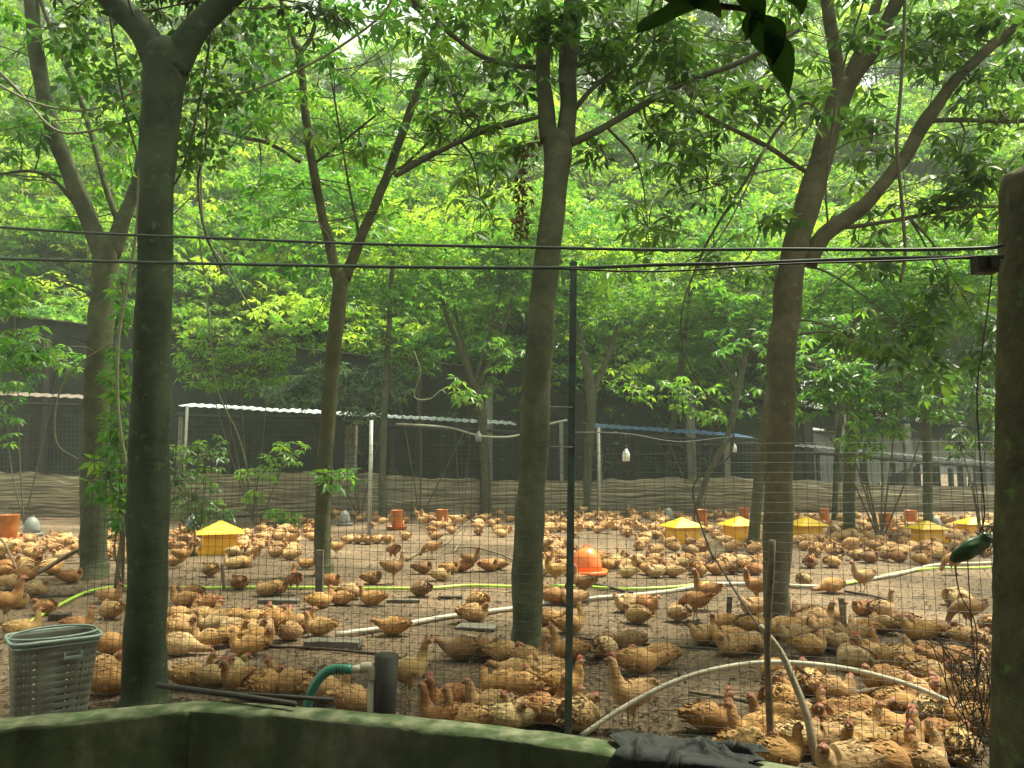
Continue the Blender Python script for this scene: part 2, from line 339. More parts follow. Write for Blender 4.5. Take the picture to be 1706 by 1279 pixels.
def whorls(cen, size, k=6, seed=0, tintbase=None, flat=.35, wr=.34):
    """each centre becomes a compound leaf: k leaflets radiating and hanging a little"""
    g = np.random.default_rng(seed); n = len(cen)
    ax = g.normal(size=(n, 3)) * flat + np.array([0, 0, 1.0]); ax = rot_rows(ax)
    t1 = rot_rows(np.cross(ax, g.normal(size=(n, 3)))); t2 = np.cross(ax, t1)
    ph = (np.arange(k)[None] / k * 2 * np.pi + g.uniform(0, 6.28, (n, 1)) + g.normal(0, .2, (n, k)))
    D = t1[:, None] * np.cos(ph)[..., None] + t2[:, None] * np.sin(ph)[..., None]
    D = D - np.array([0, 0, 1.0]) * g.uniform(.1, .7, (n, k, 1))
    D = D.reshape(-1, 3); U = np.repeat(ax, k, 0) + g.normal(0, .25, (n * k, 3))
    sz = np.repeat(size, k) * g.uniform(.7, 1.15, n * k)
    if tintbase is None: tintbase = g.uniform(0, 1, n)
    tint = np.repeat(tintbase, k) + g.normal(0, .1, n * k)
    B = np.repeat(cen, k, 0) + rot_rows(D) * (sz * .12)[:, None]
    return B, D, U, sz, sz * wr, tint

# ------------------------------------------------------------------ ground
def ground():
    ys = np.concatenate([np.linspace(-6, 2, 8, False), np.linspace(2, 9, 120, False), np.linspace(9, 26, 90, False), np.linspace(26, 60, 20, False), np.linspace(60, 160, 8)])
    nx = 150; v = []; f = []
    for y in ys:
        half = max(8, abs(y) * 1.25 + 4) if y < 60 else 140
        for i in range(nx):
            x = -half + 2 * half * i / (nx - 1)
            z = 0
            if 2 < y < 26:
                z = .014 * mnoise.noise(Vector((x * 3, y * 3, 0))) + .008 * mnoise.noise(Vector((x * 11, y * 11, 3)))
            v.append((x, y, z - .006))
    for j in range(len(ys) - 1):
        for i in range(nx - 1): a_ = j * nx + i; f.append((a_, a_ + 1, a_ + nx + 1, a_ + nx))
    b_ = MB(); b_.add(v, f); o = b_.obj('ground', M['earth']); o['kind'] = 'structure'; o['label'] = 'bare brown trodden earth of the pen'
ground()
# litter: dead leaves and clods over the earth
n = 16000
yy = 3.0 + 20 * rng.random(n) ** 1.9; xx = (rng.random(n) * 2 - 1) * (yy * .72 + .5)
th = rng.uniform(0, 6.28, n)
lm = leaf_mesh('leaf_litter', np.stack([xx, yy, np.full(n, .006)], 1), np.stack([np.cos(th), np.sin(th), rng.normal(.05, .12, n)], 1),
    np.stack([rng.normal(0, .25, n), rng.normal(0, .25, n), np.ones(n)], 1), rng.uniform(.02, .075, n), rng.uniform(.012, .03, n), rng.random(n) ** 1.6, M['litter'], .1)
tag(link('leaf_litter', lm), 'dead leaves and crumbs strewn over the earth of the pen', 'litter', kind='stuff')
cb = MB()
for i in range(7500):
    y = 3.0 + 10 * random.random() ** 1.6; x = (random.random() * 2 - 1) * (y * .72 + .4); s_ = random.uniform(.005, .019)
    p = [(x + random.uniform(-1, 1) * s_, y + random.uniform(-1, 1) * s_, -.004) for _ in range(3)]
    cb.add(p + [(x, y, s_ * random.uniform(.7, 1.4))], [(0, 1, 3), (1, 2, 3), (2, 0, 3)])
tag(cb.obj('clods', M['earth']), 'small clods of earth scattered across the pen floor', 'soil', kind='stuff')
tb = MB()
for i in range(420):
    y = 3.2 + 12 * random.random() ** 1.5; x = (random.random() * 2 - 1) * (y * .7); a_ = random.uniform(0, 6.28); l_ = random.uniform(.05, .3)
    m_ = Vector((x + math.cos(a_) * l_ / 2 + random.uniform(-.02, .02), y + math.sin(a_) * l_ / 2, .012))
    tb.tube([(x, y, .006), m_, (x + math.cos(a_) * l_, y + math.sin(a_) * l_, .006)], random.uniform(.0015, .004), 4)
tag(tb.obj('twig_litter', M['stick']), 'thin broken twigs strewn over the pen floor', 'twigs', kind='stuff')

# ------------------------------------------------------------------ the shed along the far side of the pen
def line(pairs, x):
    xs = [p[0] for p in pairs]; return float(np.interp(x, xs, [p[1] for p in pairs]))
def DS(px): return 20.0 + 4.0 * px / 1706.0                       # distance of the shed's front at a column of the photograph
TOP = [(-300, 485), (0, 521), (150, 540), (600, 590), (1140, 645), (1460, 697), (1706, 718), (2000, 745)]
shed = thing('poultry_shed', 'long open-fronted shed with dark net walls along the far side of the pen', 'shed', P(853, 848, DS(853)) * 1.0)
shed.location = (0, DS(853), 0)
SI = Matrix.Translation((0, -DS(853), 0))
def toshed(b_): b_.v = [(x, y - DS(853), z) for (x, y, z) in b_.v]; return b_
# back wall of black shade net
nb = MB(); xs = list(range(-260, 1950, 26)); K = 10
V = []
for px in xs:
    top = P(px, line(TOP, px), DS(px) + 3.2); 
    for k in range(K + 1):
        z = top.z * k / K; V.append((top.x, top.y + .05 * mnoise.noise(Vector((px * .02, k * .7, 0))) + .05 * math.sin(px * .11), z))
Fq = [(i * (K + 1) + k, (i + 1) * (K + 1) + k, (i + 1) * (K + 1) + k + 1, i * (K + 1) + k + 1) for i in range(len(xs) - 1) for k in range(K) if not (xs[i] > 1290 and 4 <= k * 1 <= 5 and False)]
def nethole(i, k): return 1330 < xs[i] < 1660 and k < 8
nb.add(V, [q for q, (i, k) in zip(Fq, [(i, k) for i in range(len(xs) - 1) for k in range(K)]) if not nethole(i, k)])
toshed(nb).obj('shade_net_wall', M['shade_net'], shed, True)
# corrugated roof sheets
def sheet_mesh(name, width, depth, rise, mtl, per=4, amp=.014):
    b_ = MB(); n_ = per * 6; v = []
    for i in range(n_ + 1):
        x = width * i / n_; z = amp * math.cos(2 * math.pi * per * i / n_)
        v += [(x, 0, z), (x, depth, z + rise)]
    b_.add(v, [(2 * i, 2 * i + 2, 2 * i + 3, 2 * i + 1) for i in range(n_)])
    return b_.mesh(name, mtl)
def roof_run(x0, y0, x1, y1, mtl, depth, rise, off=0, w_=.92):
    a_ = P(x0, y0, DS(x0) + off); c_ = P(x1, y1, DS(x1) + off); d = c_ - a_; n_ = max(1, int(d.length / w_)); sw = d.length / n_
    me = sheet_mesh('roof_sheet', sw, depth, rise, mtl)
    an = math.atan2(d.y, d.x); tilt = math.atan2(d.z, math.hypot(d.x, d.y))
    for i in range(n_):
        o = link('roof_sheet', me, shed); q = a_ + d * (i / n_)
        o.location = (q.x, q.y - DS(853), q.z + (.004 if i % 2 else 0)); o.rotation_euler = (random.uniform(-.01, .01), -tilt + random.uniform(-.004, .004), an)
roof_run(-160, 650, 146, 664, M['roof_brown'], 1.6, .22)
roof_run(296, 676, 862, 708, M['roof_white'], 1.6, .2)
roof_run(985, 711, 1255, 729, M['roof_blue'], 1.4, .2)
roof_run(1305, 741, 1668, 773, M['roof_dark'], 1.4, .15)
for a_, b__ in zip(TOP[:-1], TOP[1:]):
    roof_run(a_[0], a_[1], b__[0], b__[1], M['roof_white'] if a_[0] < 1100 else M['roof_dark'], 2.6 if a_[0] < 1100 else .8, .12 if a_[0] < 1100 else .04, 2.9, 1.3)
# rails under the eaves, fascia
for pts, mt, r_ in (([(-160, 668), (146, 674)], 'post_dark', .05), ([(296, 690), (862, 720)], 'roof_dark', .05), ([(985, 720), (1255, 738)], 'roof_dark', .04), ([(1305, 750), (1668, 780)], 'post_dark', .05), ([(0, 790), (400, 795), (860, 802), (1300, 806), (1665, 812)], 'post_dark', .02)):
    b_ = MB(); b_.tube([P(x, y, DS(x) + .12) for x, y in pts], r_, 6); toshed(b_).obj('rail', M[mt], shed)
# posts
def spost(px, ytop, wpx, mt, off=0.0, foot=0.0):
    b_ = MB(); t = P(px, ytop, DS(px) + off); wd = wpx / F * t.y
    b_.box((t.x, t.y, t.z / 2 + foot / 2), (wd, wd, t.z - foot)); toshed(b_).obj('post', M[mt], shed, False)
for px, yt, wpx, mt, off in ((50, 690, 6, 'post_dark', .2), (5, 690, 4, 'post_dark', .2), (303, 690, 7, 'post_pale', .2), (385, 700, 6, 'post_dark', .3), (586, 700, 17, 'post_pale', 1.9),
        (655, 712, 5, 'post_dark', .3), (735, 712, 5, 'post_dark', 1.9), (935, 700, 6, 'post_pale', .2), (998, 712, 9, 'post_pale', 1.8), (1060, 735, 10, 'post_dark', 2.6), (815, 640, 12, 'post_pale', 2.8),
        (1148, 650, 14, 'post_pale', 2.7), (1210, 735, 9, 'post_pale', .2), (1342, 690, 12, 'post_dark', 2.4), (1362, 756, 5, 'post_dark', .2), (1400, 690, 14, 'post_pale', 2.2), (1437, 750, 9, 'post_dark', 2.0), (1472, 762, 7, 'post_pale', .3),
        (1509, 706, 10, 'post_pale', 2.4), (1488, 770, 5, 'post_dark', .2), (1530, 772, 4, 'post_dark', .2), (1597, 712, 10, 'post_pale', 2.4), (1600, 775, 5, 'post_dark', .2), (1626, 775, 7, 'post_pale', .4), (1636, 776, 5, 'post_dark', .2), (1655, 715, 10, 'post_pale', 2.5),
        (85, 560, 9, 'post_dark', 3.0), (700, 605, 9, 'post_dark', 3.0), (870, 625, 9, 'post_dark', 3.0)):
    spost(px, yt, wpx, mt, off)
# rolled-up cream tarpaulin along the foot
tb_ = MB(); xs = list(range(-220, 1720, 9)); rows = 60; V = []
def tarp_top(px): return 786 + 22 * max(0, min(1, px / 1700)) + 5 * math.sin(px * .009) + 2.5 * mnoise.noise(Vector((px * .03, 0, 0))) * 2
for px in xs:
    Y = DS(px) - .05; zt = P(px, tarp_top(px), Y).z
    for k in range(rows + 1):
        u = k / rows; z = .0 + zt * (1 - u) + .02
        fold = (.05 + .05 * mnoise.noise(Vector((px * .01, u * 5, 8)))) * abs(math.sin(u * 30 + 5 * mnoise.noise(Vector((px * .008, u * 3.5, 0))) + 1.8 * mnoise.noise(Vector((px * .03, u * 8, 5))))) ** .7
        V.append((P(px, 800, Y).x, Y - fold - .1 * math.sin(u * math.pi), z))
tb_.add(V, [(i * (rows + 1) + k, (i + 1) * (rows + 1) + k, (i + 1) * (rows + 1) + k + 1, i * (rows + 1) + k + 1) for i in range(len(xs) - 1) for k in range(rows)])
toshed(tb_).obj('rolled_tarpaulin', M['tarp'], shed)
# wire netting between the posts
wb = MB()
def wire_at(a_, b__, r_): wb.tube([a_, b__], r_, 3, cap=False)
for px in np.arange(-120, 1690, 7.0):
    ey = 690 if px < 880 else 722 if px < 1290 else 775
    wire_at(P(px, ey, DS(px) - .02), P(px, 795, DS(px) - .02), .005)
for k in range(15):
    for x0, x1, ey0 in ((-120, 870, 690), (930, 1290, 722), (1300, 1690, 765)):
        y0 = ey0 + (800 - ey0) * k / 14
        wire_at(P(x0, y0, DS(x0) - .02), P(x1, y0 + 4, DS(x1) - .02), .0045)
o = toshed(wb).obj('wire_netting', M['wire_far'], shed); o['kind'] = 'stuff'

# white sheeting seen through the right of the shed
b_ = MB(); xs = list(range(1300, 1700, 8)); V = []
for px in xs:
    Y = 27.8; zt = P(px, 716 + (px - 1300) * .04, Y).z; zb = P(px, 800 + 26 * math.sin((px - 1320) / 150 * math.pi), Y).z
    for k in range(13):
        u = k / 12; V.append((P(px, 760, Y).x, Y + .06 * math.sin(px * .09 + u * 3) + .04 * mnoise.noise(Vector((px * .05, u * 4, 0))), zb + (zt - zb) * u))
b_.add(V, [(i * 13 + k, (i + 1) * 13 + k, (i + 1) * 13 + k + 1, i * 13 + k + 1) for i in range(len(xs) - 1) for k in range(12)])
tag(b_.obj('white_sheeting', M['white_sheet']), 'white plastic sheeting hanging behind the right end of the shed', 'sheet')
b_ = MB(); b_.tube([P(1250, 714, 27.8), P(1700, 734, 27.8)], .05, 6)
for px in (1310, 1420, 1540, 1660):
    t = P(px, 712, 27.86); b_.box((t.x, t.y + .05, t.z / 2), (.1, .1, t.z))
tag(b_.obj('sheeting_frame', M['post_pale']), 'pale frame that carries the white plastic sheeting', 'frame')

# ------------------------------------------------------------------ trees
def limb_pts(L_, Y):      # [(px,py,width_px[,extra depth])]
    pts = [P(q[0], q[1], Y + (q[3] if len(q) > 3 else 0)) for q in L_]
    rad = [q[2] * .46 / F * p.y for q, p in zip(L_, pts)]
    return pts, rad
def add_limb(b_, L_, Y, n=12, seg=6, jit=.18, wob=.012):
    pts, rad = limb_pts(L_, Y); sp_ = spline(pts, seg); rr = interp(rad, seg)
    for i in range(1, len(sp_) - 1):
        s_ = rr[i]
        sp_[i] = sp_[i] + Vector((mnoise.noise(sp_[i] * 2.5), mnoise.noise(sp_[i] * 2.5 + Vector((9, 0, 0))), 0)) * s_ * (.12 if s_ > .07 else .35)
    e_ = (sp_[-1] - sp_[-2]).normalized(); q_ = rr[-1]
    b_.tube(sp_ + [sp_[-1] + e_ * q_ * .5, sp_[-1] + e_ * q_ * .85], rr + [q_ * .8, q_ * .35], n, jit=jit); return sp_
def grow_twigs(b_, path, n, L0, r0, up=.5, sub=2, leaves=None, seedpick=None, droop=.0):
    for _ in range(n):
        p = random.choice(path[len(path) // 4:]).copy()
        a_ = random.uniform(0, 6.28); d = Vector((math.cos(a_), math.sin(a_) * .8, random.uniform(-.2, 1) * up)).normalized()
        l_ = L0 * random.uniform(.5, 1.2); pts = [p]; q = p.copy()
        for k in range(5):
            d = (d + Vector((random.uniform(-.3, .3), random.uniform(-.3, .3), random.uniform(-.2, .2) - droop * k * .1))).normalized(); q = q + d * l_ / 5; pts.append(q.copy())
        b_.tube(pts, [r0 * (1 - .8 * k / 5) for k in range(6)], 5, cap=False)
        if leaves is not None: leaves += [pts[3], pts[4], pts[5], pts[5] + Vector((random.uniform(-.1, .1), random.uniform(-.1, .1), .03))]
        if sub: 
            for s_ in range(sub):
                p2 = pts[random.choice((2, 3, 4))]; d2 = (d + Vector((random.uniform(-1, 1), random.uniform(-1, 1), random.uniform(-.5, .5)))).normalized()
                e2 = p2 + d2 * l_ * .4; b_.tube([p2, p2.lerp(e2, .5) + Vector((0, 0, .02)), e2], [r0 * .4, r0 * .3, r0 * .15], 4, cap=False)
                if leaves is not None: leaves += [e2, p2.lerp(e2, .6)]
def crown_of(parent, leaves, size, mtl, seed, k=6, jitter=0, n_each=1, name='crown', wr=.34, flat=.35):
    c_ = np.array([tuple(p) for p in leaves], np.float32)
    if n_each > 1: c_ = np.repeat(c_, n_each, 0) + np.random.default_rng(seed).normal(0, jitter, (len(c_) * n_each, 3))
    g = np.random.default_rng(seed + 1)
    B, D, U, Ln, W, T = whorls(c_, g.uniform(.75, 1.2, len(c_)) * size, k, seed, wr=wr, flat=flat)
    o = link(name, leaf_mesh(name, B, D, U, Ln, W, T, mtl), parent)
    if name == 'foliage_spray': o['kind'] = 'stuff'
    return o
def localise(b_, o): b_.v = [(x - o.location.x, y - o.location.y, z) for (x, y, z) in b_.v]; return b_
def loc_pts(L_, o): return [Vector((p[0] - o.location.x, p[1] - o.location.y, p[2])) for p in L_]

def traced_tree(label, base, limbs, mtl, twigs=8, tl=1.0, tr=.008, leaf=.14, leafmat='leaf_near', group=None, n=14, sprays=(), droop=0, high=True, seed=1, sprmat=None, nleafk=6):
    bx_, by_ = base; Y = YG(by_); g0 = G(bx_, by_)
    root = thing('tree', label, 'tree', (g0.x, g0.y, 0), 0, group)
    tb_ = MB(); first = limbs[0]; w0 = first[0][2]
    L0 = [(bx_, by_ + 7, w0 * 1.42), (bx_, by_ - 3, w0 * 1.2), (bx_, by_ - 18, w0 * 1.05)] + list(first)
    path = add_limb(tb_, L0, Y, n, jit=.22)
    localise(tb_, root).obj('trunk', mtl, root)
    paths = [path]
    for L_ in limbs[1:]:
        lb = MB(); paths.append(add_limb(lb, L_, Y, max(6, n - 4))); localise(lb, root).obj('branch', mtl, root)
    leaves = []
    tw = MB()
    for pth in paths[1:] or paths:
        pth = [p for p in pth if p.z > 2.2] or pth
        grow_twigs(tw, pth, twigs, tl, tr, leaves=leaves, droop=droop)
    # leafy sprays seen in the photograph, each tied to the nearest limb by a twig
    allp = [p for q in paths for p in q]
    sl = []
    for (sx, sy, rx, ry, dd, cnt) in sprays:
        c0 = P(sx, sy, Y + dd); nr = min(allp, key=lambda p: (p - c0).length)
        mid = nr.lerp(c0, .5) + Vector((random.uniform(-.1, .1), random.uniform(-.1, .1), .12 * (c0 - nr).length))
        tw.tube(spline([nr, mid, c0], 5), [.012 * (1 - .7 * i / 10) for i in range(11)], 5, cap=False)
        for _ in range(int(cnt * 1.8)):
            a_ = random.uniform(0, 6.28); rr = math.sqrt(random.random())
            p = P(sx + rx * rr * math.cos(a_), sy + ry * rr * math.sin(a_), Y + dd + random.uniform(-.35, .35))
            sl.append(p)
            tw.tube([p, p.lerp(c0, .5) + Vector((0, 0, .04)), c0.lerp(p, .15)], [.0025, .004, .005], 4, cap=False)
    if tw.v: localise(tw, root).obj('twigs', M['twig'], root)['kind'] = 'stuff'
    if high:   # the canopy above the picture, which shades this side of the pen
        top = max(allp, key=lambda p: p.z); g = np.random.default_rng(seed)
        for _ in range(34):
            c_ = top + Vector((g.uniform(-2.4, 2.4), g.uniform(-2.0, 2.0), g.uniform(.6, 3.0)))
            if pix(c_)[1] > -160 or (c_.y > 7 and abs(pix(c_)[0] - 600) < 200): continue
            for k in range(22): leaves.append(c_ + Vector(g.normal(0, .32, 3)))
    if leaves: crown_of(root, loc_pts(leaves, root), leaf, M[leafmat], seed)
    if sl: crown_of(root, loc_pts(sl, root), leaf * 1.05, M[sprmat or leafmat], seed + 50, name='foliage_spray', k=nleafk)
    return root, paths

T1 = traced_tree('thick dark straight trunk standing left of centre in front of the wire', (240, 1170),
    [[(240, 1100, 70), (246, 900, 68), (252, 650, 66), (256, 480, 63), (262, 300, 62), (268, 160, 68), (276, 95, 84)],
     [(268, 120, 60), (235, 50, 55), (190, 0, 48), (140, -60, 42), (60, -180, 34)],
     [(285, 115, 62), (320, 55, 50), (378, 0, 42), (450, -70, 38), (560, -200, 30)]],
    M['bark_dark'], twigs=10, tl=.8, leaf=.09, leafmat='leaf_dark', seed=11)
T2 = traced_tree('mossy trunk forking in two at the left edge, behind the thick dark trunk', (155, 962),
    [[(155, 920, 46), (158, 760, 46), (166, 600, 44), (172, 480, 42), (178, 405, 46)],
     [(172, 425, 36), (140, 345, 32), (92, 225, 30), (66, 120, 29), (52, 0, 26), (40, -120, 22)],
     [(184, 425, 34), (206, 365, 28), (222, 320, 20), (236, 240, 15), (240, 120, 12)],
     [(196, 365, 12), (170, 290, 10), (135, 170, 9), (95, 75, 8), (68, 0, 8), (40, -90, 6)],
     [(138, 355, 9), (90, 300, 7), (50, 285, 6), (0, 290, 5)]],
    M['bark'], twigs=7, tl=1.6, tr=.010, leaf=.17, leafmat='leaf_mid', seed=12,
    sprays=[(25, 560, 45, 60, -.6, 16), (75, 580, 35, 18, -.8, 7), (20, 470, 30, 40, -.6, 10), (30, 210, 35, 60, 0, 8), (200, 240, 30, 50, 0, 8), (110, 45, 60, 40, 0, 10)])
T3 = traced_tree('slender mossy trunk splitting into a V, left of the middle', (540, 958),
    [[(537, 930, 29), (540, 800, 27), (550, 650, 27), (560, 540, 26), (570, 460, 30)],
     [(565, 470, 20), (543, 385, 18), (522, 280, 16), (508, 180, 15), (499, 80, 15)],
     [(499, 95, 11), (482, 45, 9), (468, 0, 8), (450, -80, 7)], [(499, 90, 10), (520, 55, 9), (534, 0, 8), (545, -80, 7)],
     [(575, 465, 22), (602, 395, 19), (642, 300, 17), (690, 165, 15), (728, 50, 13), (745, -20, 12), (760, -120, 10)],
     [(652, 288, 9), (705, 262, 8), (780, 225, 8), (890, 190, 7)],
     [(500, 270, 7), (450, 240, 7), (395, 225, 6)], [(730, 60, 7), (690, 10, 7), (640, -30, 6)],
     [(663, 285, 6), (720, 230, 5), (760, 180, 4), (800, 110, 3)], [(520, 275, 6), (560, 245, 5), (640, 180, 4)],
     [(600, 400, 6), (580, 300, 4), (560, 180, 4), (545, 90, 3)]],
    M['bark_moss'], twigs=7, tl=1.7, tr=.009, leaf=.16, leafmat='leaf_mid', seed=13,
    sprays=[(600, 230, 60, 50, .5, 10), (430, 330, 60, 50, .5, 10), (760, 160, 60, 50, .5, 12), (480, 440, 60, 40, .5, 9), (560, 795, 35, 22, -.4, 7), (480, 60, 50, 60, 0, 12), (770, 60, 50, 60, 0, 12), (440, 160, 40, 50, 0, 8)])
T4 = traced_tree('thick trunk in the middle of the picture with a knot below its fork', (876, 1086),
    [[(876, 1040, 54), (884, 850, 52), (895, 650, 50), (908, 480, 47), (914, 395, 50), (924, 330, 44), (930, 270, 54), (928, 235, 52)],
     [(916, 235, 36), (907, 150, 28), (905, 90, 28), (907, 0, 27), (905, -120, 24)],
     [(942, 240, 36), (946, 170, 32), (947, 90, 36), (955, 0, 36), (965, -120, 30)],
     [(948, 240, 14), (1000, 215, 13), (1060, 180, 13), (1140, 138, 12), (1240, 100, 10), (1330, 50, 8)],
     [(895, 112, 10), (850, 108, 10), (800, 92, 11), (750, 55, 10), (720, 25, 10), (690, 2, 9), (640, -40, 8)],
     [(955, 185, 10), (985, 150, 9), (1030, 110, 8), (1070, 50, 8), (1090, 0, 7)],
     [(962, 110, 9), (1010, 90, 7), (1050, 55, 7)],
     [(905, 192, 8), (860, 205, 8), (790, 225, 8), (720, 258, 9), (660, 292, 9)]],
    M['bark'], twigs=7, tl=.9, tr=.006, leaf=.13, leafmat='leaf_near', seed=14, n=16,
    sprays=[(1180, 300, 70, 50, .5, 12), (1080, 380, 60, 50, .5, 10), (800, 330, 50, 60, .5, 9), (1090, 70, 60, 50, -.4, 14), (1160, 150, 50, 40, -.4, 10), (1020, 50, 40, 50, 0, 9), (770, 190, 60, 40, 0, 11), (820, 120, 50, 40, 0, 6), (1110, 240, 60, 40, 0, 9), (1000, 250, 30, 40, 0, 4)])
T5 = traced_tree('brown spotted trunk right of centre with a long limb reaching to the right', (1294, 1045),
    [[(1292, 1000, 50), (1296, 850, 48), (1300, 700, 49), (1306, 560, 50), (1318, 450, 48), (1332, 390, 46), (1352, 310, 44), (1370, 260, 40), (1390, 180, 36), (1405, 140, 34)],
     [(1392, 190, 22), (1399, 140, 26), (1387, 70, 24), (1378, 0, 24), (1372, -100, 20)],
     [(1396, 190, 20), (1412, 140, 24), (1440, 70, 22), (1462, 0, 18), (1480, -80, 15)],
     [(1398, 195, 24), (1420, 138, 28), (1460, 75, 26), (1495, 0, 28), (1530, -90, 24)],
     [(1345, 440, 34), (1375, 392, 30), (1440, 340, 27), (1500, 270, 26), (1545, 200, 26), (1600, 125, 20), (1660, 70, 20), (1706, 30, 18), (1800, -50, 15)],
     [(1538, 208, 10), (1565, 200, 9), (1620, 200, 9), (1706, 201, 8), (1800, 190, 7)],
     [(1345, 288, 9), (1310, 265, 10), (1280, 245, 9), (1200, 205, 8), (1140, 175, 8), (1080, 165, 6)],
     [(1388, 380, 8), (1425, 377, 8), (1500, 365, 7), (1600, 345, 7), (1680, 345, 6)],
     [(1370, 190, 5), (1340, 172, 6), (1300, 210, 6), (1276, 245, 6), (1230, 320, 6), (1180, 400, 5), (1150, 470, 4)]],
    M['bark_pale'], twigs=7, tl=1.0, tr=.006, leaf=.15, leafmat='leaf_near', seed=15, n=16,
    sprays=[(1640, 140, 60, 60, 0, 12), (1440, 250, 50, 60, .2, 8), (1550, 330, 60, 40, .2, 9), (1250, 170, 60, 50, .2, 9), (1560, 80, 60, 60, .2, 14), (1620, 40, 60, 40, 0, 10), (1500, 540, 70, 60, -.2, 20), (1580, 490, 60, 50, -.2, 14), (1460, 430, 40, 30, -.2, 7), (1640, 560, 30, 60, -.5, 12), (1600, 260, 50, 50, 0, 8), (1660, 300, 40, 50, 0, 7), (1420, 560, 40, 40, 0, 6), (1540, 600, 50, 50, 0, 9), (1250, 90, 60, 40, 0, 8)])
T6 = traced_tree('slim trunk leaning just left of the brown spotted trunk', (1256, 914),
    [[(1256, 900, 21), (1262, 820, 20), (1270, 740, 18), (1285, 640, 15), (1300, 520, 12), (1310, 420, 8)]],
    M['bark_moss'], twigs=12, tl=1.6, leaf=.17, leafmat='leaf_mid', seed=16, high=False, n=10)

# trees standing farther back in the pen: own trunks, shared crowns
def crown_variant(name, seed, rx, rz, clumps, per, leaf, mtl, zc=0, wr=.42):
    g = np.random.default_rng(seed); cs = []; tb0 = []
    for i in range(clumps):
        d = g.normal(size=3); d /= np.linalg.norm(d); r_ = g.uniform(.25, 1) ** .5
        c_ = d * r_ * np.array([rx, rx, rz]); base = np.clip(g.normal(.45 + .22 * d[2], .3), 0, 1)  # clump tint rises towards the crown top: dark undersides put into the colour
        q = g.normal(0, 1, (per, 3)) * np.array([.62, .62, .22]); q[:, 2] -= .18 * (q[:, 0] ** 2 + q[:, 1] ** 2)
        cs.append(c_ + q); tb0.append(np.clip(base + g.normal(0, .1, per), 0, 1))
    cs = np.concatenate(cs); tb0 = np.concatenate(tb0); cs[:, 2] += zc
    B, D, U, Ln, W, T = whorls(cs, g.uniform(.75, 1.2, len(cs)) * leaf, 6, seed, tb0, wr=wr)
    return leaf_mesh(name, B, D, U, Ln, W, T, mtl)
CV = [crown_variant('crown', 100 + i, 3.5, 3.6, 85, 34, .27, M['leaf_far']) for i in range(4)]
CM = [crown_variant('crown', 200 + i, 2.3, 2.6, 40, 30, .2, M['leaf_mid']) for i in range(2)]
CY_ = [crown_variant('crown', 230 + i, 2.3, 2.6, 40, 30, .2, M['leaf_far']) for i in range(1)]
def wood_trunk(h, r_, seed):
    random.seed(seed); b_ = MB(); pts = [Vector((0, 0, -.05))]
    for k in range(1, 8): pts.append(Vector((random.uniform(-.2, .2) * k / 4, random.uniform(-.2, .2) * k / 4, h * k / 7)))
    b_.tube(spline(pts, 3), interp([r_ * (1.2 - .9 * k / 7) for k in range(8)], 3), 8)
    for k in range(9):
        p = pts[random.randint(3, 6)]; a_ = random.uniform(0, 6.28); l_ = random.uniform(1.2, 2.8)
        e = p + Vector((math.cos(a_) * l_, math.sin(a_) * l_, random.uniform(.4, 2)))
        b_.tube([p, p.lerp(e, .5) + Vector((0, 0, .2)), e], [r_ * .4, r_ * .28, r_ * .1], 5, cap=False)
    return b_.mesh('trunk', M['bark'])
WT = [wood_trunk(11, .16, 300 + i) for i in range(3)]
def wood_tree(x, y, h, cv, wt, s_, label, group, rz, low=None):
    r_ = thing('tree', label, 'tree', (x, y, 0), rz, group)
    t = link('trunk', wt, r_); t.scale = (1, 1, h / 11)
    c_ = link('crown', cv, r_); c_.location = (0, 0, h * .82); c_.scale = s_
    return r_
random.seed(21)
def column_word(px):
    cols = [(0, 'the left edge'), (155, 'the forked mossy trunk'), (250, 'the thick dark trunk'), (400, 'the gap by the thick trunk'), (560, 'the V-shaped tree'), (720, 'the low V tree'), (905, 'the middle trunk'), (1100, 'the green fence post'), (1320, 'the brown spotted trunk'), (1500, 'the mossy straight trunk'), (1690, 'the right mossy post')]
    return min(cols, key=lambda q: abs(q[0] - px))[1]
def woodlabel(cx_, cy_, Y):
    if row >= 7: return 'far wood tree glimpsed through nearer crowns behind %s' % column_word(cx_)
    lv = 'low, just over the shed roof' if cy_ > 560 else 'a little above the cables' if cy_ < 420 and cy_ > 260 else 'at cable height' if cy_ >= 420 else 'high under the top edge' if cy_ > 60 else 'at the very top'
    return 'wood tree, crown %s, behind %s' % (lv, column_word(cx_))
cnt = 0
for row, (Y, n_, zc_) in enumerate(((27.9, 10, 5.0), (31, 11, 8.5), (35, 11, 12.5), (39.5, 11, 17), (44, 11, 21.5), (49, 12, 27), (54, 12, 34), (47, 10, 8), (50, 10, 14), (55, 10, 21))):
    half = Y * .74 + 2
    for i in range(n_):
        x = -half + 2 * half * (i + .5 * (row % 2) + .25) / n_ + random.uniform(-.8, .8); z_ = zc_ + random.uniform(-1, 1); y_ = Y + random.uniform(-.8, .8)
        cx_, cy_ = pix((x, y_, z_))
        if abs(cx_ - 600) < 170 and cy_ < 95: continue
        if abs(cx_ - 60) < 110 and cy_ < 20: continue
        if row == 0 and 1290 < cx_ < 1690: continue
        s_ = random.uniform(.95, 1.2)
        wood_tree(x, y_, z_ / .82, CV[cnt % 4], WT[cnt % 3], (s_, s_, s_ * random.uniform(.85, 1.1)), woodlabel(cx_, cy_, Y), 'trees of the wood behind the shed', random.uniform(0, 6.28)); cnt += 1
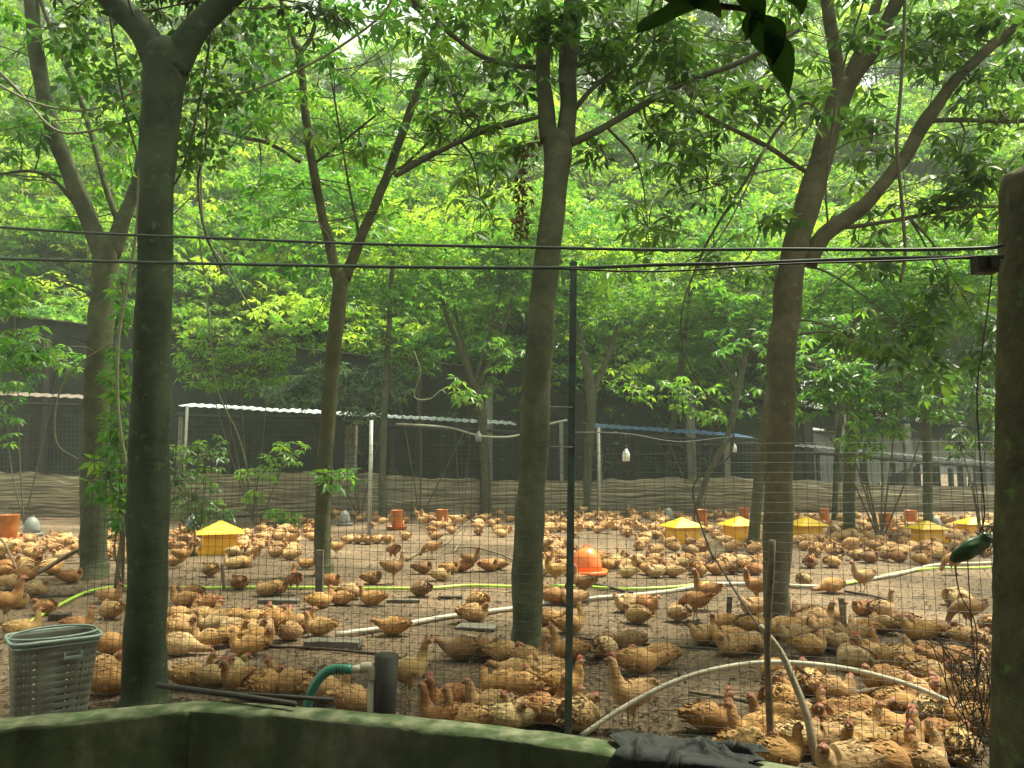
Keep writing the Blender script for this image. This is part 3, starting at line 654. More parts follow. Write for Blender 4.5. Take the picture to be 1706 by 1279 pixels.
# understorey hedge directly behind the shed
for i in range(15):
    x = -21 + 3.0 * i + random.uniform(-.6, .6); Y = (27.2 if x < 7.5 else 30.5) + random.uniform(-.3, .6)
    r_ = thing('bush', 'undergrowth bush behind the shed roof, in line with %s' % column_word(pix((x, Y, 3))[0]), 'bush', (x, Y, 0), random.uniform(0, 6.28), 'bushes behind the shed')
    b_ = MB()
    for k in range(4): b_.tube([(0, 0, -.02), (random.uniform(-.4, .4), random.uniform(-.4, .4), 1.4), (random.uniform(-1, 1), random.uniform(-1, 1), 2.8)], [.05, .035, .015], 5, cap=False)
    b_.obj('stem', M['twig'], r_)
    c_ = link('foliage', CY_[0] if i % 3 else CM[i % 2], r_); c_.location = (0, 0, 3.0 if x < 7.5 else 4.2); c_.scale = (1.0, .6, .95)
# trees inside the pen
def pen_tree(label, base, limbs, crowns, mt='bark', seed=0):
    random.seed(seed)
    bx_, by_ = base; Y = YG(by_); g0 = G(bx_, by_); root = thing('tree', label, 'tree', (g0.x, g0.y, 0))
    b_ = MB(); L0 = [(bx_, by_ + 3, limbs[0][0][2] * 1.25)] + list(limbs[0]); add_limb(b_, L0, Y, 10, 5); localise(b_, root).obj('trunk', M[mt], root)
    for L_ in limbs[1:]:
        lb = MB(); add_limb(lb, L_, Y, 7, 4); localise(lb, root).obj('branch', M[mt], root)
    for (cx_, cy_, dd, s_, vi) in crowns:
        p = P(cx_, cy_, Y + dd); cv = (CM + CY_)[vi]
        c_ = link('crown', cv, root); c_.location = (p.x - g0.x, p.y - g0.y, p.z); c_.scale = (s_, s_, s_ * .8); c_.rotation_euler = (0, 0, random.uniform(0, 6.28))
        lb = MB(); q = P(limbs[0][-1][0], limbs[0][-1][1], Y); lb.tube(spline([q, q.lerp(p, .5) + Vector((0, 0, -.2)), p], 4), [.06 - .005 * i for i in range(9)], 6, cap=False)
        localise(lb, root).obj('branch', M[mt], root)
    return root
pen_tree('thin pale trunk between the V-shaped tree and the leaning forked one', (637, 866), [[(637, 850, 14), (638, 740, 13), (645, 600, 11), (650, 500, 9), (655, 420, 7)]], [(650, 430, 0, .75, 2), (560, 330, 1.5, .8, 0)], 'bark', 31)
pen_tree('trunk near the shed forking in a low V left of the middle trunk', (810, 858), [[(810, 845, 19), (806, 740, 17), (798, 660, 17), (790, 640, 16)],
    [(792, 648, 11), (770, 590, 10), (745, 530, 9), (730, 460, 7)], [(795, 645, 9), (822, 590, 8), (845, 530, 7), (860, 470, 6)]], [(740, 430, 0, .8, 2), (850, 420, 1, .7, 1)], 'bark_moss', 32)
pen_tree('trunk near the shed standing just right of the middle trunk', (977, 856), [[(977, 845, 15), (980, 760, 15), (985, 660, 20), (965, 560, 12), (940, 480, 8)], [(985, 660, 12), (1010, 600, 10), (1030, 540, 8)]], [(1000, 480, 0, .85, 2), (930, 380, 1, .7, 0)], 'bark', 33)
pen_tree('thin dark trunk leaning right, between two roof ends of the shed', (1105, 852), [[(1105, 845, 12), (1112, 760, 11), (1128, 660, 12), (1140, 560, 9), (1150, 480, 7)]], [(1140, 500, 0, .75, 2), (1210, 420, 1, .8, 1)], 'bark_dark', 34)
pen_tree('straight trunk behind the rightmost open ground, between feeders', (1414, 890), [[(1414, 870, 21), (1416, 780, 21), (1420, 690, 19), (1423, 620, 14), (1420, 540, 9)]], [(1420, 500, .5, .55, 0), (1500, 420, 1, .6, 2)], 'bark_moss', 35)
pen_tree('rightmost straight trunk of the pen, in front of a yellow feeder', (1546, 896), [[(1546, 880, 17), (1545, 780, 16), (1543, 700, 15), (1540, 620, 13), (1538, 540, 9)]], [(1560, 480, 0, .5, 1), (1640, 400, .5, .55, 2)], 'bark', 36)
pen_tree('thin black-barked trunk left of the straight mossy one', (1391, 866), [[(1391, 850, 10), (1394, 760, 10), (1402, 680, 9), (1410, 560, 7)]], [(1380, 450, 1, .7, 2)], 'bark_dark', 37)
pen_tree('branching trunk before the dark part of the shed at right of centre', (1162, 856), [[(1162, 845, 9), (1180, 790, 10), (1215, 720, 11), (1228, 650, 13), (1240, 600, 12)], [(1235, 620, 8), (1250, 540, 7), (1280, 470, 5)], [(1228, 650, 7), (1200, 600, 6), (1180, 560, 5)]], [(1260, 500, 0, .7, 2), (1180, 560, 1, .4, 1)], 'bark', 38)

# saplings and low plants
def plant(name, label, cat, base, sprays, mtl, leaf, stem=.008, zb=0, seed=0, k=6, grp=None):
    random.seed(seed); g0 = G(*base); Y = g0.y; root = thing(name, label, cat, (g0.x, g0.y, 0), 0, grp)
    sb = MB(); L_ = []
    for (sx, sy, rx, ry, n_) in sprays:
        c0 = P(sx, sy, Y); b0 = Vector((g0.x, g0.y, -.01))
        sb.tube(spline([b0, b0.lerp(c0, .5) + Vector((random.uniform(-.1, .1), 0, .05)), c0], 5), [stem * (1 - .06 * i) for i in range(11)], 5, cap=False)
        for _ in range(n_):
            a_ = random.uniform(0, 6.28); rr = math.sqrt(random.random()); p = P(sx + rx * rr * math.cos(a_), sy + ry * rr * math.sin(a_), Y + random.uniform(-.25, .25))
            p.z = max(p.z, .06); L_.append(p); sb.tube([c0, c0.lerp(p, .6) + Vector((0, 0, .03)), p], [stem * .4, stem * .3, stem * .15], 4, cap=False)
    localise(sb, root).obj('stem', M['twig'], root)
    crown_of(root, loc_pts(L_, root), leaf, M[mtl], seed + 70, k=k, name='foliage')
    return root
plant('sapling', 'bright green sapling by the yellow feeder, left of the V-shaped tree', 'plant', (428, 880), [(430, 785, 38, 12, 14), (480, 752, 42, 22, 20), (425, 832, 16, 16, 8)], 'leaf_young', .2, .02, seed=41)
plant('bush', 'dark round-leaved bush overhanging the left yellow feeder', 'bush', (330, 905), [(320, 830, 45, 50, 55), (360, 855, 30, 22, 24), (290, 790, 30, 60, 36), (345, 760, 35, 50, 30)], 'leaf_near', .14, .012, seed=42)
plant('fern_tuft', 'feathery bright green tuft at the foot of the shed by the V-shaped tree', 'plant', (470, 878), [(455, 860, 22, 14, 26), (485, 862, 20, 10, 20)], 'leaf_young', .13, .006, seed=43, k=9)
plant('glossy_shrub', 'pale glossy shrub rising over the white roof edge left of centre', 'shrub', (600, 862), [(560, 635, 70, 32, 90), (490, 650, 50, 28, 60), (650, 630, 40, 40, 50), (600, 690, 30, 16, 14)], 'leaf_pale', .26, .02, seed=44)
plant('shrub', 'shrub with lime leaves over the roof edge beside the thick dark trunk', 'shrub', (420, 868), [(400, 620, 80, 34, 100), (340, 600, 50, 50, 60), (450, 570, 90, 36, 80), (360, 560, 60, 30, 40)], 'leaf_young', .2, .02, seed=45)
plant('sapling', 'lime-leaved sapling reaching over the roof in front of the middle trunk gap', 'plant', (770, 868), [(780, 660, 24, 12, 10), (760, 640, 30, 16, 9)], 'leaf_young', .22, .012, seed=46)
plant('sapling', 'sapling with bright lime leaves left of the slim leaning trunk', 'plant', (1170, 866), [(1165, 665, 45, 26, 26), (1190, 690, 28, 14, 12), (1130, 640, 30, 20, 12), (1080, 650, 40, 22, 16)], 'leaf_young', .22, .014, seed=47)
plant('shrub', 'broad-leaved shrub between the mossy straight trunks at the right', 'shrub', (1468, 905), [(1470, 690, 60, 40, 34), (1440, 740, 40, 26, 20), (1500, 640, 50, 50, 28), (1380, 620, 60, 50, 44), (1350, 670, 40, 30, 26), (1560, 650, 60, 50, 50), (1430, 640, 70, 40, 44)], 'leaf_mid', .2, .02, seed=48)
plant('creeper', 'leafy creeper trailing down beside the right mossy post', 'creeper', (1640, 930), [(1630, 640, 20, 50, 26), (1600, 740, 30, 30, 18), (1650, 700, 12, 70, 20), (1570, 660, 30, 40, 18)], 'leaf_near', .16, .012, seed=49)
plant('creeper', 'creeper climbing between the forked mossy trunk and the thick dark trunk', 'creeper', (205, 985), [(200, 620, 20, 50, 30), (195, 720, 26, 40, 26), (205, 500, 14, 60, 20), (180, 790, 36, 40, 26), (205, 850, 20, 30, 16)], 'leaf_mid', .15, .012, seed=50)

plant('shrub', 'broad leafy shrub against the dark net at the far left edge', 'shrub', (40, 872), [(30, 600, 50, 50, 50), (100, 600, 40, 26, 24), (10, 690, 30, 50, 20)], 'leaf_mid', .24, .02, seed=51)
plant('shrub', 'leafy shrub before the dark net between the white pole and middle trunk', 'shrub', (700, 866), [(690, 600, 50, 26, 40), (640, 570, 50, 26, 36), (840, 590, 40, 30, 30)], 'leaf_mid', .22, .02, seed=52)
# vine clumps around the thick dark tree (dark small leaves)
random.seed(60); root = thing('climbing_vine', 'dark small-leaved climbing vine hanging about the fork of the thick dark trunk', 'vine', (T1[0].location.x, T1[0].location.y, 0))
vb = MB(); L_ = []; Y1 = T1[0].location.y
for (sx, sy, rx, ry, n_, dd) in ((180, 60, 80, 80, 85, .3), (200, 170, 45, 70, 45, .3), (370, 90, 80, 80, 80, .3), (350, 200, 50, 90, 90, .3), (430, 60, 70, 60, 50, .3), (310, 240, 30, 50, 24, .3), (140, 130, 50, 70, 34, .4)):
    for _ in range(n_):
        a_ = random.uniform(0, 6.28); rr = math.sqrt(random.random()); L_.append(P(sx + rx * rr * math.cos(a_), sy + ry * rr * math.sin(a_), Y1 + dd + random.uniform(-.25, .25)))
for pts in ([(262, 330), (300, 290), (330, 180), (350, 60), (360, -80)], [(262, 330), (230, 260), (200, 140), (180, 0), (170, -90)], [(345, 160), (342, 250), (330, 300), (340, 380), (370, 450)]):
    vb.tube(spline([P(x, y, Y1 + .25) for x, y in pts], 5), .008, 5)
localise(vb, root).obj('stem', M['twig'], root); crown_of(root, loc_pts(L_, root), .07, M['leaf_near'], 61, k=3, wr=.6, flat=.8, name='foliage')

# dead brown leaves hanging left of the middle trunk
random.seed(62); root = thing('dead_branch', 'dead branch with withered brown leaves hanging beside the middle trunk', 'branch', tuple(P(905, 235, T4[0].location.y)))
L_ = []; vb = MB(); o0 = root.location
pts = spline([P(903, 235, o0.y), P(880, 245, o0.y + .05), P(868, 300, o0.y + .05), P(872, 350, o0.y), P(866, 400, o0.y)], 4); vb.tube(pts, .005, 5)
for p in pts[4:]:
    for _ in range(4): L_.append(p + Vector((random.uniform(-.06, .06), random.uniform(-.06, .06), random.uniform(-.05, .03))))
vb.v = [(x - o0.x, y - o0.y, z - o0.z) for x, y, z in vb.v]; vb.obj('stem', M['twig'], root)
crown_of(root, [p - o0 for p in L_], .07, M['dead_leaf'], 63, k=4, flat=1.2, name='foliage')

# near leaves hanging into the top of the picture
random.seed(64); root = thing('hanging_branch', 'dark branch with big drooping leaves hanging in close at the top of the picture', 'branch', tuple(P(1060, -60, 1.7)))
vb = MB(); o0 = root.location.copy(); brp = spline([P(1040, -70, 1.7), P(1120, 0, 1.7), P(1200, 10, 1.7), P(1250, 20, 1.7), P(1275, 60, 1.7)], 5); vb.tube(brp, [.012 - .0004 * i for i in range(len(brp))], 6)
vb.v = [(x - o0.x, y - o0.y, z - o0.z) for x, y, z in vb.v]; vb.obj('stem', M['twig'], root)
for (ax_, ay_, bx_, by_, wd) in ((1262, 25, 1285, 110, 62), (1275, 50, 1312, 158, 46), (1180, 5, 1060, 55, 42), (1130, -20, 1200, 30, 50), (1300, -40, 1335, 25, 48), (1220, -30, 1270, 40, 48), (1250, 30, 1240, 70, 26)):
    a_ = P(ax_, ay_, 1.7); b__ = P(bx_, by_, 1.66); d = b__ - a_; u = Vector((0, -1, .25)).normalized(); s_ = d.cross(u).normalized(); w_ = wd / F * 1.7
    lb = MB(); V = []
    for i in range(9):
        t = i / 8; ww = w_ / 2 * math.sin(math.pi * min(1, t * .92 + .06)) ** .8
        for j in range(5):
            q = (j - 2) / 2; V.append(a_ + d * t + s_ * ww * q + u * (.01 * math.sin(t * 6 + q) - abs(q) * -.012 + .012 * math.sin(t * 3)) - o0)
    lb.add(V, [(i * 5 + j, i * 5 + j + 1, i * 5 + j + 6, i * 5 + j + 5) for i in range(8) for j in range(4)])
    lb.obj('leaf', M['leaf_near'], root)

# ------------------------------------------------------------------ hanging vines and cords in the canopy
def cord(name, label, cat, pts, Y, r_, mtl, n=5, seg=6):
    pp = [P(q[0], q[1], Y + (q[2] if len(q) > 2 else 0)) for q in pts]; o0 = pp[0]
    b_ = MB(); b_.tube([p - o0 for p in spline(pp, seg)], r_, n); o = b_.obj(name, M[mtl]); o.location = o0; return tag(o, label, cat)
cord('vine', 'long sagging vine crossing the top left from edge to middle', 'vine', [(-40, 120), (60, 172), (150, 182), (230, 152), (300, 148), (350, 160), (420, 150), (500, 115), (570, 75), (640, 20), (660, -30)], 6.6, .012, 'vine')
cord('vine', 'lower vine looping behind the thick dark trunk at top left', 'vine', [(-40, 80), (30, 150), (90, 215), (150, 218), (230, 195), (290, 168), (345, 165)], 6.8, .012, 'vine')
cord('vine', 'pale vine hanging straight beside the thick dark trunk', 'vine', [(240, 180), (232, 300), (228, 380), (215, 460), (198, 560), (196, 660), (203, 730), (215, 790)], 6.0, .013, 'vine')
cord('vine', 'dark vine hanging down right of the vine clump', 'vine', [(338, 200), (335, 300), (342, 390), (372, 440), (420, 520)], 6.2, .010, 'vine')
cord('vine', 'thick dark vine dropping from the top at the right', 'vine', [(1508, -40), (1506, 60), (1500, 160), (1494, 240), (1502, 330), (1508, 420), (1500, 470)], 5.6, .013, 'twig')
cord('vine', 'dark vine hugging the brown spotted trunk on its right side', 'vine', [(1450, -30), (1420, 60), (1398, 140), (1386, 220), (1376, 310), (1380, 380)], 5.9, .009, 'twig')
cord('vine', 'thin vine dropping before the dark shed, its end near the stakes', 'vine', [(1276, 245), (1215, 370), (1150, 470), (1135, 560), (1165, 640), (1216, 700), (1215, 760), (1160, 800), (1160, 850), (1190, 935)], 5.2, .006, 'twig')
cord('vine', 'curly vine hanging from the roof left of the low V tree', 'vine', [(690, 585), (700, 620), (690, 660), (715, 665), (735, 650), (742, 655)], 15, .012, 'vine')
cord('vine', 'pale bent vine in front of the dark net at the left edge', 'vine', [(190, 570), (140, 600), (105, 640), (92, 690), (96, 740), (130, 765)], 8.4, .010, 'vine')
cord('vine', 'long thin vine sloping down over the shed left of the V tree', 'vine', [(330, 380), (345, 500), (360, 640), (395, 720), (412, 780)], 9.5, .010, 'vine')
cord('vine', 'drooping twig vine along the right edge, by the mossy post', 'vine', [(1655, 440), (1640, 560), (1628, 650), (1633, 760), (1640, 860), (1625, 900)], 3.6, .004, 'black_wire')
random.seed(70)
for i in range(34):   # the many fine vines of the canopy
    px = random.choice((random.uniform(0, 600), random.uniform(600, 1660))); py = random.uniform(-60, 380); Y = random.uniform(6, 14); l_ = random.uniform(100, 340)
    a_ = random.uniform(-.9, .9); pts = [(px, py)]
    for k in range(5): a_ += random.uniform(-.5, .5); pts.append((pts[-1][0] + math.sin(a_) * l_ / 5 * 1.2, pts[-1][1] + abs(math.cos(a_)) * l_ / 5))
    o = cord('vine', 'hair-thin vine hanging %s through the canopy near %s' % ('high' if py < 60 else 'midway' if py < 220 else 'low', column_word(px)), 'vine', pts, Y, random.uniform(.004, .009), 'twig', 4, 4); o['group'] = 'fine vines in the canopy'

# ------------------------------------------------------------------ near: concrete wall, post, wire fence, cables
WT_ = .45
def wall_seg(b_, a_, c_, thick, inward):
    # outline polyline a_ (back top edge, two or more points) to front edge offset towards the camera
    pass
backp = [G(-120, 1203, WT_), G(335, 1163, WT_), G(560, 1178, WT_), G(860, 1208, WT_), G(1080, 1239, WT_), G(1420, 1284, WT_), G(1620, 1318, WT_)]
front = [G(-120, 1240, WT_), G(338, 1170, WT_)]
def offset_toward(p, q, d): 
    t = (q - p); t.z = 0; t.normalize(); nrm = Vector((t.y, -t.x, 0)); return nrm * d if nrm.y < 0 else -nrm * d
bl = spline(backp[1:], 14); bleft = [backp[0].lerp(backp[1], i / 30) for i in range(31)]
full = bleft[:-1] + bl
frontl = []
for i, p in enumerate(full):
    if i < 30: nrm = offset_toward(backp[0], backp[1], .13)
    elif i == 30: nrm = Vector((0.005, -.13, 0))
    else: nrm = offset_toward(full[max(i - 1, 30)], full[min(i + 1, len(full) - 1)], .125)
    frontl.append(p + nrm)
wbm = MB(); prof_n = 0; V = []
K1 = 22
for i, (bk, fr) in enumerate(zip(full, frontl)):
    ring = []
    ring.append(Vector((bk.x, bk.y, -.02))); ring.append(Vector((bk.x, bk.y, WT_ - .03)))
    for k in range(6):
        t = k / 5; p = bk.lerp(fr, t); z = WT_ - (.008 if k in (0, 5) else 0); ring.append(Vector((p.x, p.y, z)))
    for k in range(1, K1): ring.append(Vector((fr.x, fr.y, WT_ - .01 - (WT_ + .01) * (k / (K1 - 1)) ** 1.2)))
    for q in ring[2:]:
        nn = Vector((mnoise.noise(q * 14), mnoise.noise(q * 14 + Vector((5, 5, 5))), mnoise.noise(q * 9 + Vector((1, 7, 2))) * .8)) * .006
        q += nn + Vector((0, 1, 0)) * .008 * mnoise.noise(q * 4)
    V += ring
R_ = len(ring)
wbm.add(V, [(i * R_ + k, i * R_ + k + 1, (i + 1) * R_ + k + 1, (i + 1) * R_ + k) for i in range(len(full) - 1) for k in range(R_ - 1)])
tag(wbm.obj('concrete_wall', M['moss_wall'], smooth=True), 'low moss-grown concrete wall with a corner, running along the bottom of the picture', 'wall')

# mossy post at the right edge
o0 = P(1708, 1060, 2.9); b_ = MB(); V = []; topz = P(1700, 288, 2.9).z; n_ = 24; rows = 60
for i in range(rows + 1):
    z = -.02 + (topz + .02) * i / rows
    for j in range(n_):
        an = 2 * math.pi * j / n_; r_ = .14 * (1 + .03 * mnoise.noise(Vector((math.cos(an) * 2, math.sin(an) * 2, z * 5))) + .02 * mnoise.noise(Vector((math.cos(an) * 7, math.sin(an) * 7, z * 16))))
        c_ = max(abs(math.cos(an)), abs(math.sin(an))); r_ = r_ / (c_ ** .35)
        zz = z + (.03 * mnoise.noise(Vector((math.cos(an) * 2, math.sin(an) * 2, 9))) if i == rows else 0)
        V.append((r_ * math.cos(an), r_ * math.sin(an), zz))
b_.add(V, [(i * n_ + j, i * n_ + (j + 1) % n_, (i + 1) * n_ + (j + 1) % n_, (i + 1) * n_ + j) for i in range(rows) for j in range(n_)] + [tuple(rows * n_ + j for j in range(n_))])
root = thing('mossy_post', 'thick brown post grown with moss at the right edge of the picture', 'post', (o0.x, o0.y, 0)); b_.v = [(x + .085 * z, y, z) for x, y, z in b_.v]; b_.obj('shaft', M['post_moss'], root)
b_ = MB(); q = P(1640, 442, 2.78); b_.box((q.x - o0.x, q.y - o0.y, q.z), (.075, .05, .06)); b_.box((q.x - o0.x + .02, q.y - o0.y - .03, q.z + .005), (.03, .015, .04)); b_.obj('cable_clamp', M['black_wire'], root, False)

# fence
def fpt(px, py):      # a point on the fence's plane
    a_ = Vector((G(190, 1160).x, 4.42)); c_ = Vector((P(1700, 900, 3.3).x, 3.3)); r_ = ray(px, py)
    d = c_ - a_; # solve r*t = a + d*s
    det = r_.x * -d.y + r_.y * d.x
    t = (a_.x * -d.y + a_.y * d.x) / det
    return Vector((r_.x * t, r_.y * t, HC + r_.z * t))
A_ = fpt(150, 900); B_ = fpt(1690, 900); A_.z = B_.z = 0; fd = (B_ - A_); FL = fd.length; fd.normalize()
fence = thing('wire_fence', 'see-through wire mesh fence across the front of the pen', 'fence', tuple(A_), math.atan2(fd.y, fd.x))
FI = Matrix.Rotation(-math.atan2(fd.y, fd.x), 4, 'Z') @ Matrix.Translation(-A_)
mesh_top = 1.42; wb = MB(); s_ = .045; nvert = int(FL / s_)
def wz(x, z): return .006 * mnoise.noise(Vector((x * 3, z * 3, 0))), .02 * mnoise.noise(Vector((x * 1.3, z * 1.3, 4)))
for i in range(nvert + 1):
    x = FL * i / nvert; pts = []
    for k in range(9):
        z = mesh_top * k / 8; a_, b__ = wz(x, z); pts.append((x + a_, b__, z))
    wb.tube(pts, .00125, 3, cap=False)
z = .01; zi = 0
while z < mesh_top:
    pts = []
    for k in range(25):
        x = FL * k / 24; a_, b__ = wz(x, z); pts.append((x, b__ + .001, z + a_))
    wb.tube(pts, .00125, 3, cap=False); z += .045 if z > .5 else .042
o = wb.obj('wire_mesh', M['wire'], fence); o['kind'] = 'stuff'
def fpost(px, ytop, ybot_px, wpx, mt, extra=None):
    t = fpt(px, ytop); g_ = fpt(ybot_px, 1200); b_ = MB(); tl = FI @ t; gl = FI @ Vector((g_.x, g_.y, 0)); wd = wpx / F * t.y
    gl2 = Vector((gl.x + (gl.x - tl.x) * 0, gl.y, -.03))
    # L-shaped angle iron
    dy = -.006
    for (ox, oy, sx, sy) in ((0, 0, wd, .004), (-wd / 2 + .002, .012, .004, .022)):
        v = []
        for p in (gl2, tl):
            for (i, j) in ((-1, -1), (1, -1), (1, 1), (-1, 1)): v.append((p.x + ox + i * sx / 2, p.y + oy + dy + j * sy / 2, p.z))
        b_.add(v, [(0, 1, 5, 4), (1, 2, 6, 5), (2, 3, 7, 6), (3, 0, 4, 7), (4, 5, 6, 7), (3, 2, 1, 0)])
    return b_.obj('post', M[mt], fence, False)
fpost(956, 436, 946, 12, 'metal_green')
# weathered wooden post, mottled above
b_ = MB(); t = FI @ fpt(1286, 898); g_ = FI @ fpt(1281, 1190); wd = 11 / F * 3.6
pts = [Vector((g_.x, -.03, -.03)), Vector((g_.x, -.03, .25)), Vector((g_.x + .003, -.03, .55)), Vector((t.x, -.03, t.z))]
pp = spline(pts, 6); b_.tube(pp, [wd / 2 * (1 + .25 * mnoise.noise(p * 20)) for p in pp], 7)
tag(b_.obj('post', M['rust_post'], fence), 'rough rusty-brown post')
# three stub arms on the green post
for yy in (678, 744):
    b_ = MB(); a_ = FI @ fpt(918, yy); c_ = FI @ fpt(955, yy + 1); b_.tube([a_ + Vector((0, -.02, 0)), c_ + Vector((0, -.02, 0))], .0035, 5); b_.obj('stub_arm', M['post_pale'], fence)
def cablep(name, label, pts, Y0, Y1, r_, mtl, cat='cable'):
    pp = [P(x, y, Y0 + (Y1 - Y0) * (x + 60) / 1720) for x, y in pts]; o0 = pp[0]; b_ = MB(); b_.tube([p - o0 for p in spline(pp, 10)], r_, 6); o = b_.obj(name, M[mtl]); o.location = o0; return tag(o, label, cat)
cablep('cable', 'upper of the two dark cables strung right across the picture', [(-60, 374), (150, 388), (400, 398), (600, 406), (890, 412), (1100, 416), (1300, 415), (1500, 416), (1640, 413), (1672, 408)], 4.3, 2.86, .0075, 'cable')
cablep('cable', 'lower of the two dark cables strung right across the picture', [(-60, 429), (200, 436), (450, 441), (700, 445), (950, 446), (1100, 441), (1250, 438), (1450, 431), (1672, 428)], 4.3, 2.86, .0085, 'cable')
cablep('cable', 'thin wire sagging below the lower cable towards the right post', [(940, 448), (1100, 452), (1300, 440), (1500, 434), (1660, 426)], 3.7, 2.86, .004, 'black_wire')

# ------------------------------------------------------------------ basket
bc = G(84, 1172); bc.y = 4.0; bc.x = P(83, 1172, 4.0).x
basket = thing('laundry_basket', 'grey-green perforated plastic basket standing left of the thick dark trunk', 'basket', (bc.x, bc.y, 0), math.radians(38)); basket.scale = (.82, .82, 1)
BH = .45
def sq(an, a_, b__, p=.15):
    c_, s_ = math.cos(an), math.sin(an); return a_ * math.copysign(abs(c_) ** (p * 2), c_), b__ * math.copysign(abs(s_) ** (p * 2), s_)
NN = 126; ROWS = 39; V = []
for i in range(ROWS + 1):
    z = .008 + BH * i / ROWS; t = i / ROWS
    for j in range(NN):
        x, y = sq(2 * math.pi * (j + .5) / NN, .185 + .045 * t, .15 + .04 * t); V.append((x, y, z))
Fb = []
for i in range(ROWS):
    for j in range(NN):
        hole = (i % 3 == 1) and (j % 3 == 1) and 1 < i < ROWS - 2
        if not hole: Fb.append((i * NN + j, i * NN + (j + 1) % NN, (i + 1) * NN + (j + 1) % NN, (i + 1) * NN + j))
Fb.append(tuple(range(NN))[::-1])
b_ = MB(); b_.add(V, Fb); o = b_.obj('body', M['basket'], basket); md = o.modifiers.new('s', 'SOLIDIFY'); md.thickness = .004
b_ = MB(); pts = [Vector((*sq(2 * math.pi * j / 60, .242, .202), BH + .01)) for j in range(61)]; b_.tube(pts, .0085, 6, cap=False)
pts = [Vector((*sq(2 * math.pi * j / 60, .235, .195), BH - .015)) for j in range(61)]; b_.tube(pts, .004, 5, cap=False); b_.obj('rim', M['basket_rim'], basket)
for sgn, lift in ((-1, .0), (1, .03)):
    b_ = MB(); pts = []
    for k in range(25):
        an = math.pi * k / 24; pts.append(Vector((.235 * math.cos(an), sgn * (.17 - lift) * math.sin(an) * .9 * (1 if sgn < 0 else .35), BH + .018 + lift * math.sin(an))))
    b_.tube(pts, .006, 6); b_.obj('handle', M['basket_rim'], basket)
b_ = MB(); b_.box((.08, -.204, BH - .075), (.09, .012, .012)); b_.box((.035, -.203, BH - .066), (.01, .012, .03)); b_.box((.125, -.203, BH - .066), (.01, .012, .03)); b_.obj('grip', M['basket_rim'], basket, False)

# stand pipe with elbow and green hose
YP = 3.72
b_ = MB(); q = P(642, 1090, YP); b_.tube([(0, 0, -.02), (0, 0, q.z * .5), (.006, 0, q.z)], [.055, .055, .057], 14, jit=.05)
o = b_.obj('pipe_stub', M['rust_pipe']); o.location = (q.x, YP, 0); tag(o, 'black rusty stub of pipe standing behind the wall beside the white elbow', 'pipe')
q = P(622, 1105, YP - .02); o0 = Vector((q.x - .005, YP - .02, 0)); root = thing('water_pipe', 'white water pipe with an elbow beside the black pipe stub', 'pipe', tuple(o0))
el = P(612, 1110, YP - .02); h_ = el.z
b_ = MB(); b_.tube([(0, 0, -.02), (0, 0, h_ - .05)], .019, 12); b_.obj('riser', M['pvc'], root)
b_ = MB(); b_.tube(spline([(0, 0, h_ - .06), (0, 0, h_ - .02), (-.012, 0, h_ - .003), (-.05, 0, h_ - .006)], 5), .024, 12); b_.obj('elbow', M['pvc'], root)
e_ = P(577, 1117, YP - .05) - o0; b_ = MB(); b_.tube([(-.04, 0, h_ - .005), e_], .0185, 12); b_.obj('spout', M['pvc'], root)
hp = [P(x, y, YP - .06) for x, y in ((586, 1115), (560, 1114), (540, 1122), (524, 1142), (514, 1168), (508, 1200), (500, 1240))]
b_ = MB(); b_.tube([p - hp[0] for p in spline(hp, 5)], .022, 12); o = b_.obj('hose', M['hose_green']); o.location = hp[0]; tag(o, 'dark green hose bending down from the white elbow pipe', 'hose')
b_ = MB(); 
for k in range(3):
    c0 = P(572 - k * 5, 1115, YP - .06); b_.tube([c0 + Vector((0, .024 * math.cos(a), .024 * math.sin(a))) for a in np.linspace(0, 6.28, 13)], .002, 4)
o = b_.obj('wire_tie', M['black_wire']); tag(o, 'black wire wound round the hose end at the white pipe', 'wire')

# poles lying along the wall
for (a, c, r_, lb_) in (((262, 1143), (492, 1173), .011, 'dark pole lying on the wall behind its corner, nearer the thick trunk'), ((345, 1155), (556, 1166), .008, 'thinner dark rod lying on the wall left of the green hose')):
    p0 = G(a[0], a[1] - 2, WT_ + r_ + .012); p1 = G(c[0], c[1], WT_ + r_ + .012); mid = p0.lerp(p1, .5)
    b_ = MB(); b_.tube([(p0 - mid), Vector((0, 0, 0.002)), (p1 - mid)], r_, 8); o = b_.obj('pole', M['rust_pipe']); o.location = mid; tag(o, lb_, 'pole')

